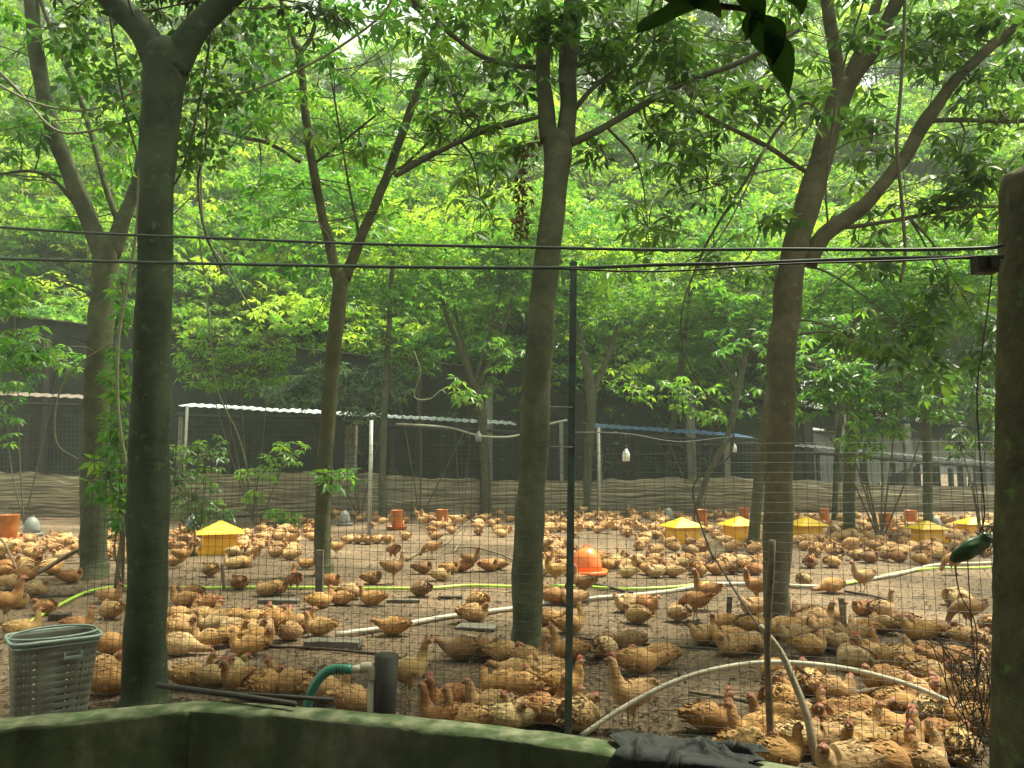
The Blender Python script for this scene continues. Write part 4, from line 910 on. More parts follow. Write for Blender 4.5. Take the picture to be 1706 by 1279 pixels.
# black cloth over the wall
def wall_at(px):      # back and front top edge at a column of the photograph
    best = min(range(len(full)), key=lambda i: abs(pix(frontl[i])[0] - px)); return full[best].copy(), frontl[best].copy()
b_ = MB(); V = []; cols = 64; rws = 40
for i in range(cols + 1):
    px = 1015 + 245 * i / cols
    # interpolate wall edges
    k = 30
    while k < len(full) - 2 and pix(frontl[k + 1])[0] < px: k += 1
    x0, x1 = pix(frontl[k])[0], pix(frontl[k + 1])[0]; t = (px - x0) / (x1 - x0); bk = full[k].lerp(full[k + 1], t); fr = frontl[k].lerp(frontl[k + 1], t)
    hang = .30 * (1 / (1 + math.exp((px - 1125) / 6))) + .015 + .022 * mnoise.noise(Vector((i * .17, 3, 1))); out = (fr - bk).normalized()
    for j in range(rws + 1):
        u = j / rws; 
        L1 = .03; L2 = .125; tot = L1 + L2 + hang; s_ = u * tot
        w1 = abs(mnoise.noise(Vector((i * .05 + u * 1.2, u * 4 - i * .04, 0)))) ** .8; w2 = abs(mnoise.noise(Vector((i * .13, u * 9 - i * .09, 4)))); ruck = (.026 * (1 - 2 * w1) ** 2 + .014 * w2) * math.sin(math.pi * min(1, u * 1.2 + .1))
        if i in (0, 1, cols - 1, cols): ruck *= .3
        if s_ < L1 + L2: p = bk.lerp(fr, (s_ - L1) / L2); p.z = WT_ + .012 + ruck * 1.2; 
        else: p = fr + out * (.016 + abs(ruck) * .5); p.z = WT_ + .012 - (s_ - L1 - L2)
        p = p + (full[k + 1] - full[k]).normalized() * .03 * mnoise.noise(Vector((i * .02, u * 5, 2))) * (abs(i - cols / 2) / cols * 2) ** 2 * 2
        V.append(p)
o0 = V[len(V) // 2].copy(); b_.add([p - o0 for p in V], [(i * (rws + 1) + j, (i + 1) * (rws + 1) + j, (i + 1) * (rws + 1) + j + 1, i * (rws + 1) + j + 1) for i in range(cols) for j in range(rws)])
o = b_.obj('black_cloth', M['black_cloth']); o.location = o0; tag(o, 'crumpled black cloth thrown over the low wall, one end hanging down', 'cloth')
o.modifiers.new('s', 'SOLIDIFY').thickness = .003

# arched pipe, leaning pieces
def rod(name, label, cat, pts, r_, mtl, n=8, seg=6, jit=0):
    pp = spline([Vector(p) for p in pts], seg) if len(pts) > 2 else [Vector(p) for p in pts]; o0 = pp[0].copy(); b_ = MB()
    rr = r_ if not hasattr(r_, '__len__') else [r_[0] + (r_[1] - r_[0]) * i / (len(pp) - 1) for i in range(len(pp))]
    b_.tube([p - o0 for p in pp], rr, n, jit=jit); o = b_.obj(name, M[mtl]); o.location = o0; return tag(o, label, cat)
rod('water_pipe', 'white plastic pipe bent in a high arch at the lower right', 'pipe', [P(968, 1226, 3.78) , P(1040, 1178, 3.85), P(1120, 1137, 3.9), P(1200, 1113, 3.92), P(1290, 1103, 3.95), P(1400, 1112, 3.97), P(1500, 1136, 4.0), P(1580, 1168, 4.0), P(1650, 1203, 4.0), P(1690, 1222, 3.95)], .0125, 'pvc', 10)
rod('leaning_stick', 'thick peeled branch leaning at the foot of the rough fence post', 'stick', [P(1266, 1042, 3.62), P(1300, 1085, 3.6), P(1325, 1140, 3.55), P(1345, 1195, 3.5), P(1362, 1275, 3.45)], (.014, .019), 'wood_pale', 9, jit=.2)
rod('stick', 'thin dark stick slanting down behind the rough fence post', 'stick', [P(1188, 925, 5.0), P(1235, 1000, 4.6), P(1290, 1078, 4.2), P(1350, 1128, 4.1)], .006, 'stick_dark', 6)
rod('branch', 'bent brown branch on the ground behind the arched pipe', 'branch', [G(1275, 1168, .03), G(1340, 1170, .02), G(1400, 1158, .05), G(1480, 1147, .05), G(1560, 1142, .02)], (.022, .012), 'stick', 8, jit=.3)
# green bag tied at the right
b_ = MB(); c0 = P(1618, 912, 3.15); axis = (P(1652, 888, 3.15) - P(1582, 932, 3.15)); al = axis.length; axis.normalize(); up_ = Vector((0, -1, 0)).cross(axis).normalized(); fr_ = axis.cross(up_)
V = []; n_ = 18; mrow = 22
for i in range(mrow + 1):
    t = i / mrow; rr = .5 * al * (.30 * math.sin(math.pi * min(1, t * 1.05)) ** .6 + .03 + (.1 if t > .75 else 0) * math.sin((t - .75) * 12))
    for j in range(n_):
        an = 2 * math.pi * j / n_; q = rr * (1 + .35 * mnoise.noise(Vector((math.cos(an) * 1.6, math.sin(an) * 1.6, t * 4))) + .12 * math.sin(an * 5 + t * 4))
        V.append(axis * al * (t - .5) + up_ * q * math.sin(an) + fr_ * q * .6 * math.cos(an))
b_.add(V, [(i * n_ + j, i * n_ + (j + 1) % n_, (i + 1) * n_ + (j + 1) % n_, (i + 1) * n_ + j) for i in range(mrow) for j in range(n_)] + [tuple(range(n_))[::-1], tuple(mrow * n_ + j for j in range(n_))])
root = thing('plastic_bag', 'dark green plastic bag tied to the fence beside the right mossy post', 'bag', tuple(c0)); b_.obj('bag', M['bag_green'], root)
b_ = MB()
random.seed(77)
for k in range(7):
    a_ = axis * al * .3; pts = [a_ + up_ * random.uniform(-.03, .03)]
    for _ in range(4): pts.append(pts[-1] + Vector((random.uniform(-.02, .06), random.uniform(-.02, .02), random.uniform(-.04, .04))))
    b_.tube(spline(pts, 4), .0025, 4)
b_.obj('tie_wire', M['black_wire'], root)
# tangle of wire
random.seed(78); b_ = MB(); o0 = P(1600, 1130, 3.3)
for k in range(26):
    pts = [P(random.uniform(1535, 1580), random.uniform(1060, 1075), 3.35) if k < 13 else P(random.uniform(1600, 1650), random.uniform(1080, 1130), 3.3)]
    ends = (random.uniform(1610, 1660), random.uniform(1150, 1290))
    mid = (random.uniform(1570, 1650), random.uniform(1080, 1180)); m2 = (random.uniform(1590, 1665), random.uniform(1120, 1230))
    pts += [P(*mid, 3.3 + random.uniform(-.08, .08)), P(*m2, 3.3 + random.uniform(-.08, .08)), P(*ends, 3.25)]
    b_.tube([p - o0 for p in spline(pts, 7)], random.uniform(.0015, .003), 4)
o = b_.obj('wire_tangle', M['stick_dark']); o.location = o0; tag(o, 'tangle of dark dry runners hanging on the fence by the right post', 'wire')
for i, (pts, lb_) in enumerate((([(1590, 940), (1600, 990), (1625, 1040), (1628, 1120)], 'thin wire hanging under the green bag, the left one'), ([(1612, 930), (1616, 1000), (1622, 1080), (1632, 1160), (1640, 1230)], 'thin wire hanging under the green bag, the right one'))):
    cord('wire', lb_, 'wire', pts, 3.3, .0025, 'stick_dark')

# ------------------------------------------------------------------ hoses and pipes over the ground
rod('garden_hose', 'lime green hose lying across the pen from the left to the middle', 'hose', [G(10, 1066, .02), G(60, 1030, .02), G(130, 992, .02), G(170, 980, .02), G(215, 977, .02), G(330, 979, .02), G(430, 978, .02), G(560, 979, .02), G(700, 980, .02), G(780, 975, .02), G(860, 977, .02), G(960, 976, .02), G(1040, 981, .02), G(1130, 977, .02), G(1180, 970, .02)], .016, 'hose_lime', 10)
rod('garden_hose', 'lime green hose running beside the white pipe at the far right', 'hose', [G(1380, 977, .02), G(1430, 968, .02), G(1500, 953, .02), G(1560, 946, .02), G(1620, 946, .02), G(1720, 940, .02)], .014, 'hose_lime', 10)
rod('water_pipe', 'long white pipe winding over the earth from middle to right edge', 'pipe', [G(560, 1057, .02), G(640, 1046, .02), G(740, 1028, .02), G(850, 1014, .02), G(905, 1005, .02), G(980, 997, .02), G(1060, 991, .02), G(1120, 984, .02), G(1180, 974, .02), G(1270, 973, .02), G(1360, 977, .02), G(1420, 969, .02), G(1500, 955, .02), G(1560, 941, .02), G(1640, 938, .02), G(1740, 933, .02)], .022, 'pvc', 10)
rod('water_pipe', 'short length of white pipe between the basket and the thick dark trunk', 'pipe', [G(150, 1108, .02), G(215, 1101, .02)], .02, 'pvc', 10)
rod('water_pipe', 'grey pipe lying among hens right of the slanting stake', 'pipe', [G(1440, 1070, .02), G(1520, 1088, .02)], .02, 'grey_plastic', 10)
rod('branch', 'thick bare branch lying slantwise at the left edge', 'branch', [G(-20, 975, .03), P(60, 955, YG(965)), P(125, 918, YG(960)), P(195, 890, YG(958))], (.035, .02), 'stick', 8, jit=.3)
rod('branch', 'short stick leaning at the left edge above the thick branch', 'branch', [G(32, 958, .0), P(10, 910, YG(955)), P(0, 896, YG(953))], .014, 'stick', 7)
rod('branch', 'curved bare branch rising towards the orange feeders', 'branch', [G(675, 932, .02), P(705, 918, YG(928)), P(740, 907, YG(925)), P(760, 888, YG(920)), P(782, 868, YG(916))], (.03, .012), 'stick', 8, jit=.2)
rod('branch', 'thin arm of bare branch rising beside the curved one', 'branch', [G(755, 920, .0), P(768, 900, YG(918)), P(778, 872, YG(916))], .011, 'wood_pale', 7)
rod('branch', 'bare branch trailing right from the curved one to the middle trunk', 'branch', [G(756, 912, .05), G(790, 912, .04), G(830, 922, .03), G(860, 935, .02)], .014, 'stick', 7)
rod('branch', 'bent branch lying left of the standing hens, before the orange bell', 'branch', [G(985, 972, .03), G(1010, 977, .03), G(1040, 985, .02)], .016, 'stick_dark', 7)
rod('stick', 'long black stick lying on the ground by the flat grey stone', 'stick', [G(448, 1077, .01), G(530, 1080, .01), G(640, 1090, .01)], .010, 'stick_dark', 6)
rod('stick', 'long thin stick lying right of the middle trunk', 'stick', [G(955, 1062, .01), G(1080, 1074, .01), G(1200, 1082, .01)], .009, 'stick_dark', 6)
rod('stick', 'dark stick lying behind the arched pipe beside two thin twigs', 'stick', [G(1148, 1152, .012), G(1200, 1160, .012), G(1285, 1172, .012)], .012, 'stick', 6)
rod('stick', 'dark stick lying behind the standing hen at the right', 'stick', [G(1408, 985, .012), G(1450, 992, .012), G(1482, 1000, .012)], .012, 'stick_dark', 6)
rod('stick', 'black stick lying at the foot of the forked mossy trunk', 'stick', [G(20, 996, .012), G(110, 992, .012), G(215, 984, .012)], .010, 'stick_dark', 6)
rod('stick', 'black stick running right from the thick dark trunk', 'stick', [G(285, 1012, .012), G(360, 1018, .012), G(440, 1018, .012)], .010, 'stick_dark', 6)
rod('stick', 'stick lying across the bottom right among resting hens', 'stick', [G(1360, 1188, .012), G(1410, 1186, .012), G(1530, 1218, .012), G(1580, 1216, .012)], .009, 'stick_dark', 6)
# upright stakes
for (x0, y0, x1, y1, wpx, mt, lb_) in ((532, 986, 533, 916, 12, 'board', 'square wooden stake in front of the foot of the V-shaped tree'), (1409, 1062, 1401, 996, 8, 'stick', 'slanting wooden stake among the hens right of the spotted trunk'),
        (1213, 1032, 1216, 993, 8, 'board', 'short wooden stake left of the spotted trunk'), (1048, 1002, 1051, 984, 8, 'board', 'stub of board standing by the white pipe in the middle'), (374, 984, 370, 940, 5, 'stick', 'thin stake standing beside the lime hose right of the thick trunk'),
        (193, 982, 205, 885, 7, 'stick', 'thin upright stick between the forked trunk and the thick dark trunk')):
    a_ = G(x0, y0); t = P(x1, y1, a_.y); wd = wpx / F * a_.y; b_ = MB(); v = []
    for p in (Vector((0, 0, -.02)), t - a_):
        for (i, j) in ((-1, -1), (1, -1), (1, 1), (-1, 1)): v.append((p.x + i * wd / 2, p.y + j * wd * .35, p.z))
    b_.add(v, [(0, 1, 5, 4), (1, 2, 6, 5), (2, 3, 7, 6), (3, 0, 4, 7), (4, 5, 6, 7), (3, 2, 1, 0)]); o = b_.obj('stake', M[mt], smooth=False); o.location = a_; o.modifiers.new('b', 'BEVEL').width = .003; tag(o, lb_, 'stake')
# poles standing in front of the shed
for (px, yb, yt, wpx, mt, lb_) in ((303, 872, 676, 5, 'post_pale', 'thin pale pole in front of the shed right of the thick dark trunk'), (615, 892, 700, 6, 'post_white', 'slim white pole carrying the white roof edge'), (999, 860, 712, 5, 'post_white', 'thin pale pole at the left end of the blue roof')):
    a_ = G(px, yb); t = P(px, yt, a_.y); b_ = MB(); b_.tube([(0, 0, -.02), (0, 0, t.z)], wpx / 2 / F * a_.y, 8); o = b_.obj('pole', M[mt]); o.location = a_; tag(o, lb_, 'pole')
# flat boards, tiles
def slab(label, cx_, cy_, wpx, dm, h_, rz, mt, name='board'):
    g0 = G(cx_, cy_); wd = wpx / F * g0.y; b_ = MB(); V = []; n_ = 10
    for j in (0, 1):
        for i in range(n_ + 1):
            x = -wd / 2 + wd * i / n_; 
            for s_ in (-1, 1): V.append((x, s_ * dm / 2 * (1 + .15 * mnoise.noise(Vector((x * 9, s_, 0)))), j * h_ * (1 + .3 * mnoise.noise(Vector((x * 8, s_ * 3, 2))))))
    m_ = 2 * (n_ + 1); Fq = []
    for i in range(n_):
        a = 2 * i; Fq += [(a, a + 1, a + 3, a + 2), (m_ + a, m_ + a + 2, m_ + a + 3, m_ + a + 1), (a, a + 2, m_ + a + 2, m_ + a), (a + 1, m_ + a + 1, m_ + a + 3, a + 3)]
    Fq += [(0, m_, m_ + 1, 1), (2 * n_, 2 * n_ + 1, m_ + 2 * n_ + 1, m_ + 2 * n_)]
    b_.add(V, Fq); o = b_.obj(name, M[mt], smooth=False); o.location = g0; o.rotation_euler = (0, 0, rz); return tag(o, label, name.replace('_', ' '))
slab('flat broken grey-brown slab on the earth left of the black pipe stub', 556, 1077, 88, .16, .05, -.03, 'board', 'stone_slab')
slab('low dark board on the ground before the standing hen at left', 466, 1004, 64, .14, .035, 0, 'board')
slab('thin weathered board lying right of three sitting hens', 672, 1003, 54, .06, .025, .02, 'board')
slab('short board lying left of the middle trunk by the lime hose', 750, 996, 40, .08, .02, .02, 'stick_dark')
slab('dark flat tile lying just left of the middle trunk', 795, 1046, 64, .2, .02, -.2, 'board', 'roof_tile')
slab('small dark tile on the earth among hens at far left', 100, 1032, 30, .1, .05, .3, 'stick_dark', 'roof_tile')

# ------------------------------------------------------------------ feeders and drinkers
def pyramid_feeder():
    r_ = thing('roofed_feeder', '', 'feeder')
    b_ = MB(); 
    def ringbox(a, z): return [(-a, -a, z), (a, -a, z), (a, a, z), (-a, a, z)]
    V = ringbox(.29, .02) + ringbox(.27, .27); b_.add(V, [(0, 1, 5, 4), (1, 2, 6, 5), (2, 3, 7, 6), (3, 0, 4, 7), (3, 2, 1, 0), (4, 5, 6, 7)])
    o = b_.obj('bin', M['yellow'], r_, False); o.modifiers.new('b', 'BEVEL').width = .012
    b_ = MB(); V = ringbox(.385, .262) + ringbox(.385, .275) + ringbox(.05, .415) + ringbox(.05, .425)
    Fq = []
    for k in range(3):
        for j in range(4): Fq.append((k * 4 + j, k * 4 + (j + 1) % 4, k * 4 + 4 + (j + 1) % 4, k * 4 + 4 + j))
    Fq += [(3, 2, 1, 0), (12, 13, 14, 15)]; b_.add(V, Fq); o = b_.obj('roof', M['yellow_roof'], r_, False); o.modifiers.new('b', 'BEVEL').width = .006
    b_ = MB(); V = ringbox(.34, .0) + ringbox(.35, .07) + ringbox(.335, .07) + ringbox(.325, .015); Fq = []
    for k in range(3):
        for j in range(4): Fq.append((k * 4 + j, k * 4 + (j + 1) % 4, k * 4 + 4 + (j + 1) % 4, k * 4 + 4 + j))
    b_.add(V, Fq + [(3, 2, 1, 0), (12, 13, 14, 15)]); b_.obj('tray', M['yellow'], r_, False)
    return r_
feeders = [(366, 921, 1.02, .35, 'yellow feeder with pale pyramid roof nearest the thick dark trunk'), (1137, 903, .9, .3, 'yellow pyramid-roofed feeder right of the middle, leftmost of the right-hand row'),
    (1232, 899, .88, .25, 'yellow pyramid-roofed feeder partly hidden by the slim leaning trunk'), (1345, 898, .85, .2, 'yellow pyramid-roofed feeder just right of the brown spotted trunk'),
    (1546, 903, .78, .1, 'yellow pyramid-roofed feeder behind the rightmost straight trunk'), (1618, 891, .72, .15, 'dull yellow pyramid-roofed feeder near the right mossy post')]
pf = pyramid_feeder()
OBST = []
for i, (px, py, s_, rz, lb_) in enumerate(feeders):
    g0 = G(px, py); kz = .8
    o = pf if i == 0 else copy_thing(pf, g0, rz)
    o.location = g0; o.rotation_euler = (0, 0, rz); o.scale = (s_ * .88, s_ * .88, s_ * 1.12); o['label'] = lb_; o['group'] = 'yellow roofed feeders'; OBST.append((g0.x, g0.y, .36))
def tube_feeder(mt='orange'):
    r_ = thing('tube_feeder', '', 'feeder')
    b_ = MB(); b_.lathe([(.10, .06), (.115, .10), (.125, .2), (.135, .4), (.14, .41), (.128, .41), (.12, .38)], 20); b_.obj('hopper', M[mt], r_)
    b_ = MB(); b_.lathe([(.19, 0), (.21, .02), (.225, .07), (.23, .075), (.215, .07), (.195, .03), (.1, .025), (.09, .065)], 20); b_.obj('pan', M[mt], r_)
    b_ = MB(); b_.tube(spline([(-.135, 0, .4), (-.1, 0, .5), (0, 0, .53), (.1, 0, .5), (.135, 0, .4)], 4), .004, 5); b_.obj('handle', M['wire'], r_)
    return r_
tf = tube_feeder()
tfs = [(661, 882, 1.0, 'orange tube feeder standing left of its twin, by the white pole'), (736, 878, .95, 'orange tube feeder right of its twin, before the rolled tarpaulin'), (1169, 876, .9, 'orange tube feeder between two yellow roofed feeders'),
       (1240, 872, .9, 'orange tube feeder whose rim shows above a yellow roof'), (1374, 872, .85, 'orange tube feeder just behind the right-middle yellow feeder'), (1476, 886, .95, 'orange tube feeder left of the rightmost straight trunk'),
       (1518, 880, .95, 'orange tube feeder close behind the trunk-side yellow feeder'), (1292, 872, .9, 'orange tube feeder half hidden by the brown spotted trunk'), (12, 905, 1.2, 'big orange tube feeder cut by the left edge of the picture')]
for i, (px, py, s_, lb_) in enumerate(tfs):
    g0 = G(px, py); o = tf if i == 0 else copy_thing(tf, g0, i); o.location = g0; o.scale = (s_,) * 3; o['label'] = lb_; o['group'] = 'orange tube feeders'; OBST.append((g0.x, g0.y, .26))
def bell(name, mt, sc_):
    r_ = thing(name, '', 'drinker')
    b_ = MB(); b_.lathe([(.13, .04), (.13, .12), (.12, .2), (.095, .27), (.05, .32), (.02, .335)], 20); b_.obj('tank', M[mt], r_)
    b_ = MB(); b_.lathe([(.16, 0), (.18, .01), (.185, .06), (.175, .06), (.165, .02), (.12, .02)], 20); b_.obj('trough', M[mt], r_)
    b_ = MB(); b_.tube(spline([(-.03, 0, .325), (-.02, 0, .36), (.02, 0, .36), (.03, 0, .325)], 3), .006, 5); b_.obj('ring_handle', M[mt], r_)
    return r_
bd = bell('bell_drinker', 'grey_plastic', 1)
bds = [(574, 875, 1.0, 'grey bell drinker right of the V-shaped tree'), (1114, 866, .9, 'grey bell drinker left of the orange and yellow feeders'), (1559, 884, .9, 'pale bell drinker right of the rightmost straight trunk'), (52, 893, 1.1, 'grey bell drinker beside the big orange feeder at left'), (190, 893, 1.0, 'grey bell drinker between the forked trunk and thick trunk'), (320, 886, 1.0, 'grey bell drinker under the dark bush')]
for i, (px, py, s_, lb_) in enumerate(bds):
    g0 = G(px, py); o = bd if i == 0 else copy_thing(bd, g0, i); o.location = g0; o.scale = (s_,) * 3; o['label'] = lb_; o['group'] = 'grey bell drinkers'; OBST.append((g0.x, g0.y, .22))
ob = bell('bell_drinker', 'orange_bright', 1); g0 = G(978, 957); ob.location = g0; ob.scale = (1.4, 1.4, 1.0); ob['label'] = 'vivid orange bell drinker amid resting hens right of the middle trunk'; OBST.append((g0.x, g0.y, .27))
# hanging lamps
def lamp(px, py, s_, Y, lb_, hang, shade='lamp_white'):
    p = P(px, py, Y); r_ = thing('hanging_lamp', lb_, 'lamp', tuple(p), 0, 'lamps hanging before the shed')
    b_ = MB(); b_.lathe([(.055, -.16), (.085, -.15), (.09, -.02), (.075, .05), (.04, .1), (.03, .14)], 14); b_.obj('bulb_cover', M[shade], r_)
    b_ = MB(); b_.lathe([(.032, .135), (.034, .2), (.02, .21)], 10); b_.obj('socket', M['black_wire'], r_)
    h_ = P(px, hang, Y).z - p.z; b_ = MB(); b_.tube([(0, 0, .2), (0, 0, h_ / s_)], .008, 5); b_.obj('cord', M['black_wire'], r_); r_.scale = (s_,) * 3
lamp(797, 726, .9, 19, 'grey lamp hanging under the white roof edge, left of the middle trunk', 708, 'grey_plastic')
lamp(1043, 757, 1.0, 18, 'bright white lamp hanging left of the leaning dark trunk', 722)
lamp(1223, 745, .75, 19, 'small white lamp hanging under the right end of the blue roof', 728)
cord('cable', 'white cable sagging under the white roof edge to the middle trunk', 'cable', [(660, 706), (745, 712), (790, 724), (820, 728), (860, 726), (910, 708), (945, 700)], 19.2, .03, 'post_pale')
cord('cable', 'thin wire strung beneath the blue roof carrying the lamps', 'cable', [(940, 720), (1040, 722), (1130, 736), (1222, 728), (1290, 735)], 18.3, .014, 'wire')

# ------------------------------------------------------------------ hens
def hen_mesh(name, kind, seed=0, comb=.6):
    g = random.Random(seed)
    Z = .0
    if kind in ('stand', 'peck', 'standtall'): Z = .13
    base = [(-.20, .112, .012, .010), (-.175, .108, .034, .030), (-.125, .102, .070, .060), (-.06, .097, .094, .082), (.0, .093, .102, .090), (.055, .090, .092, .084)]
    if kind in ('stand', 'standtall', 'peck'): base = [(-.19, .15, .010, .008), (-.16, .130, .028, .026), (-.115, .105, .058, .056), (-.055, .090, .078, .075), (.0, .088, .085, .080), (.05, .098, .078, .075)]
    base = [(x * (.88 if x < 0 else 1), z, w_ * 1.03, h_ * 1.06) for (x, z, w_, h_) in base]
    neck = {
        'sit': [(.10, .106, .062, .062), (.125, .142, .040, .043), (.135, .178, .029, .032), (.140, .206, .025, .027), (.153, .228, .024, .026), (.173, .231, .0185, .0195)],
        'tall': [(.10, .112, .060, .062), (.122, .158, .037, .042), (.130, .205, .027, .031), (.136, .245, .024, .026), (.148, .268, .024, .026), (.168, .272, .0185, .0195)],
        'low': [(.10, .100, .064, .060), (.138, .112, .044, .042), (.168, .128, .031, .031), (.188, .140, .026, .026), (.208, .148, .024, .025), (.228, .146, .018, .019)],
        'loaf': [(.085, .104, .070, .064), (.102, .128, .052, .046), (.112, .148, .038, .034), (.120, .162, .029, .028), (.134, .172, .026, .025), (.152, .170, .019, .019)],
        'stand': [(.09, .13, .056, .058), (.112, .175, .036, .042), (.120, .215, .027, .031), (.126, .246, .024, .026), (.140, .268, .024, .026), (.160, .270, .0185, .0195)],
        'standtall': [(.085, .14, .054, .058), (.100, .195, .034, .040), (.108, .240, .026, .030), (.116, .276, .024, .026), (.130, .296, .024, .026), (.150, .298, .0185, .0195)],
        'peck': [(.10, .09, .058, .056), (.140, .062, .040, .042), (.170, .022, .030, .031), (.188, -.015, .025, .027), (.200, -.045, .024, .025), (.208, -.068, .0185, .0195)],
        'lie': [(.11, .075, .058, .050), (.150, .060, .038, .036), (.185, .052, .030, .028), (.210, .048, .026, .024), (.232, .046, .025, .023), (.25, .043, .018, .018)],
    }[kind]
    yaw = g.uniform(-.9, .9) if kind not in ('lie', 'peck') else g.uniform(-.3, .3)
    if kind == 'loaf': yaw = g.choice((-1, 1)) * g.uniform(.6, 1.4)
    spine = []
    for (x, z, w_, h_) in base: spine.append([Vector((x, 0, z + Z)), w_, h_])
    px_, py_ = .075, 0
    for i, (x, z, w_, h_) in enumerate(neck):
        t = (i + 1) / len(neck) if i < 3 else 1; d = x - .075; a_ = yaw * t
        spine.append([Vector((.075 + d * math.cos(a_), d * math.sin(a_), z + Z)), w_, h_])
    hd = (spine[-1][0] - spine[-2][0]).normalized()
    tip = spine[-1][0] + hd * .018 + Vector((0, 0, -.003)); tip2 = tip + hd * .020 + Vector((0, 0, -.006))
    n_ = 14; V = []; cents = []; 
    pts = [s_[0] for s_ in spine]; seg = 3; sp_ = spline(pts, seg); ww = interp([s_[1] for s_ in spine], seg); hh = interp([s_[2] for s_ in spine], seg)
    b_ = MB(); o = 0; tints = []
    side = Vector((0, 1, 0))
    for i, p in enumerate(sp_):
        t = (sp_[min(i + 1, len(sp_) - 1)] - sp_[max(i - 1, 0)]).normalized(); side = (side - t * side.dot(t)).normalized(); u = t.cross(side) * -1
        if i == 0: side = Vector((0, 1, 0))
        u = t.cross(side); 
        if u.z < 0 and i < 10: u = -u
        cents.append((p, t, side, u))
        for j in range(n_):
            an = 2 * math.pi * j / n_; q = p + side * ww[i] * math.cos(an) + u * hh[i] * math.sin(an)
            q += Vector((mnoise.noise(q * 30 + Vector((seed, 0, 0))), mnoise.noise(q * 30 + Vector((0, seed, 3))), mnoise.noise(q * 30 + Vector((0, 4, seed))))) * .004
            if Z == 0: q.z = max(q.z, -.004)
            V.append(q)
    k_ = len(sp_); Fq = [(i * n_ + j, i * n_ + (j + 1) % n_, (i + 1) * n_ + (j + 1) % n_, (i + 1) * n_ + j) for i in range(k_ - 1) for j in range(n_)] + [tuple(range(n_))[::-1], tuple((k_ - 1) * n_ + j for j in range(n_))]
    b_.add(V, Fq, 0)
    face0 = (k_ - 5) * n_
    for fi in range(len(b_.f)):
        if fi >= face0 and fi < (k_ - 1) * n_ + 2: b_.m[fi] = 2
    b_.m[(k_ - 1) * n_] = 0
    tints = [.55] * len(b_.v)
    for i in range(k_ - 13, k_):
        for j in range(n_): tints[i * n_ + j] = .32
    # wings
    for s_ in (-1, 1):
        V = []; m_ = 9; c_ = 6
        for i in range(m_):
            t = i / (m_ - 1); x = .075 - .235 * t; zc = .108 + Z - .005 * t; hgt = .058 * math.sin(math.pi * min(1, .12 + t * .83)) ** .7
            bw = float(np.interp(x, [-.2, -.125, -.06, 0, .055, .1], [.02, .062, .086, .095, .086, .06])) + .016
            for j in range(c_):
                q = -1 + 2 * j / (c_ - 1); zz = zc + hgt * q; yy = bw * math.sqrt(max(.05, 1 - min(.95, ((zz - .09 - Z) / .095) ** 2))) + .004
                V.append(Vector((x - .02 * q, s_ * yy, zz)))
        o_ = len(b_.v); b_.add(V, [((i * c_ + j, i * c_ + j + 1, (i + 1) * c_ + j + 1, (i + 1) * c_ + j)[::s_]) for i in range(m_ - 1) for j in range(c_ - 1)], 0)
        tints += [.35 + .1 * (i % 2) for i in range(m_) for j in range(c_)]
        # flight feathers along the lower wing
        for i in range(9):
            q = i / 8; p = Vector((.02 - .10 * q, s_ * (.118 - .03 * q), .075 + Z + .045 * q)); d = Vector((-1, -s_ * .25, .16 + .1 * q)).normalized(); L_ = .10; wv = Vector((0, 0, 1)) * .011; ou = Vector((0, s_, 0)) * .006
            b_.add([p - wv, p + wv + ou, p + d * L_ * .7 + wv, p + d * L_, p + d * L_ * .7 - wv], [(0, 4, 2, 1), (4, 3, 2)], 0); tints += [g.choice((.1, .7))] * 5
    # body feathers, lying back and slightly raised
    nf = 520
    for _ in range(nf):
        i = g.randint(2, k_ - 8); p, t, sd_, u = cents[i]; an = g.uniform(-.5, math.pi + .5); nrm = (sd_ * math.cos(an) * hh[i] + u * math.sin(an) * ww[i]).normalized()
        q = p + sd_ * ww[i] * math.cos(an) + u * hh[i] * math.sin(an)
        if q.z < .02 + Z * .3: continue
        s_ = (.034 if i < 20 else .018) * g.uniform(.7, 1.3); d = (-t + nrm * g.uniform(.05, .5) + Vector((0, 0, -.15))).normalized(); sv = d.cross(nrm).normalized() * s_ * .32
        q = q - nrm * .002; b_.add([q, q + d * s_ * .55 + sv, q + d * s_, q + d * s_ * .55 - sv], [(0, 1, 2, 3)], 0)
        tt = g.uniform(.05, 1) if i < k_ - 14 else g.uniform(.1, .6); tints += [tt * .25, tt * .75, min(1, tt + .15), tt * .75]  # dark root to light tip: shade between overlapping feathers put into the tint
    # tail feathers
    for i in range(9):
        a_ = (i - 4) * .13; p = sp_[1] + Vector((.03, 0, -.01)); d = Vector((-1, a_, (.05 if Z == 0 else .3) + g.uniform(-.25, .2))).normalized(); L_ = g.uniform(.07, .10); sv = Vector((0, 1, .3 * a_)) * .011
        b_.add([p - sv * .5, p + sv * .5, p + d * L_ * .7 + sv, p + d * L_, p + d * L_ * .7 - sv], [(0, 1, 2, 4), (2, 3, 4)], 0); tints += [g.uniform(0, .5)] * 5
    # beak
    hb = spine[-1][0]; sd_ = Vector((-hd.y, hd.x, 0)).normalized(); up_ = hd.cross(sd_); up_ = up_ if up_.z > 0 or kind == 'peck' else -up_
    c_ = hb + hd * .004; bw = .009
    b_.add([c_ + sd_ * bw, c_ + up_ * bw, c_ - sd_ * bw, c_ - up_ * bw, c_ + hd * .032 - up_ * .008], [(0, 1, 4), (1, 2, 4), (2, 3, 4), (3, 0, 4)], 3); tints += [.5] * 5
    # eyes
    hc = spine[-2][0]
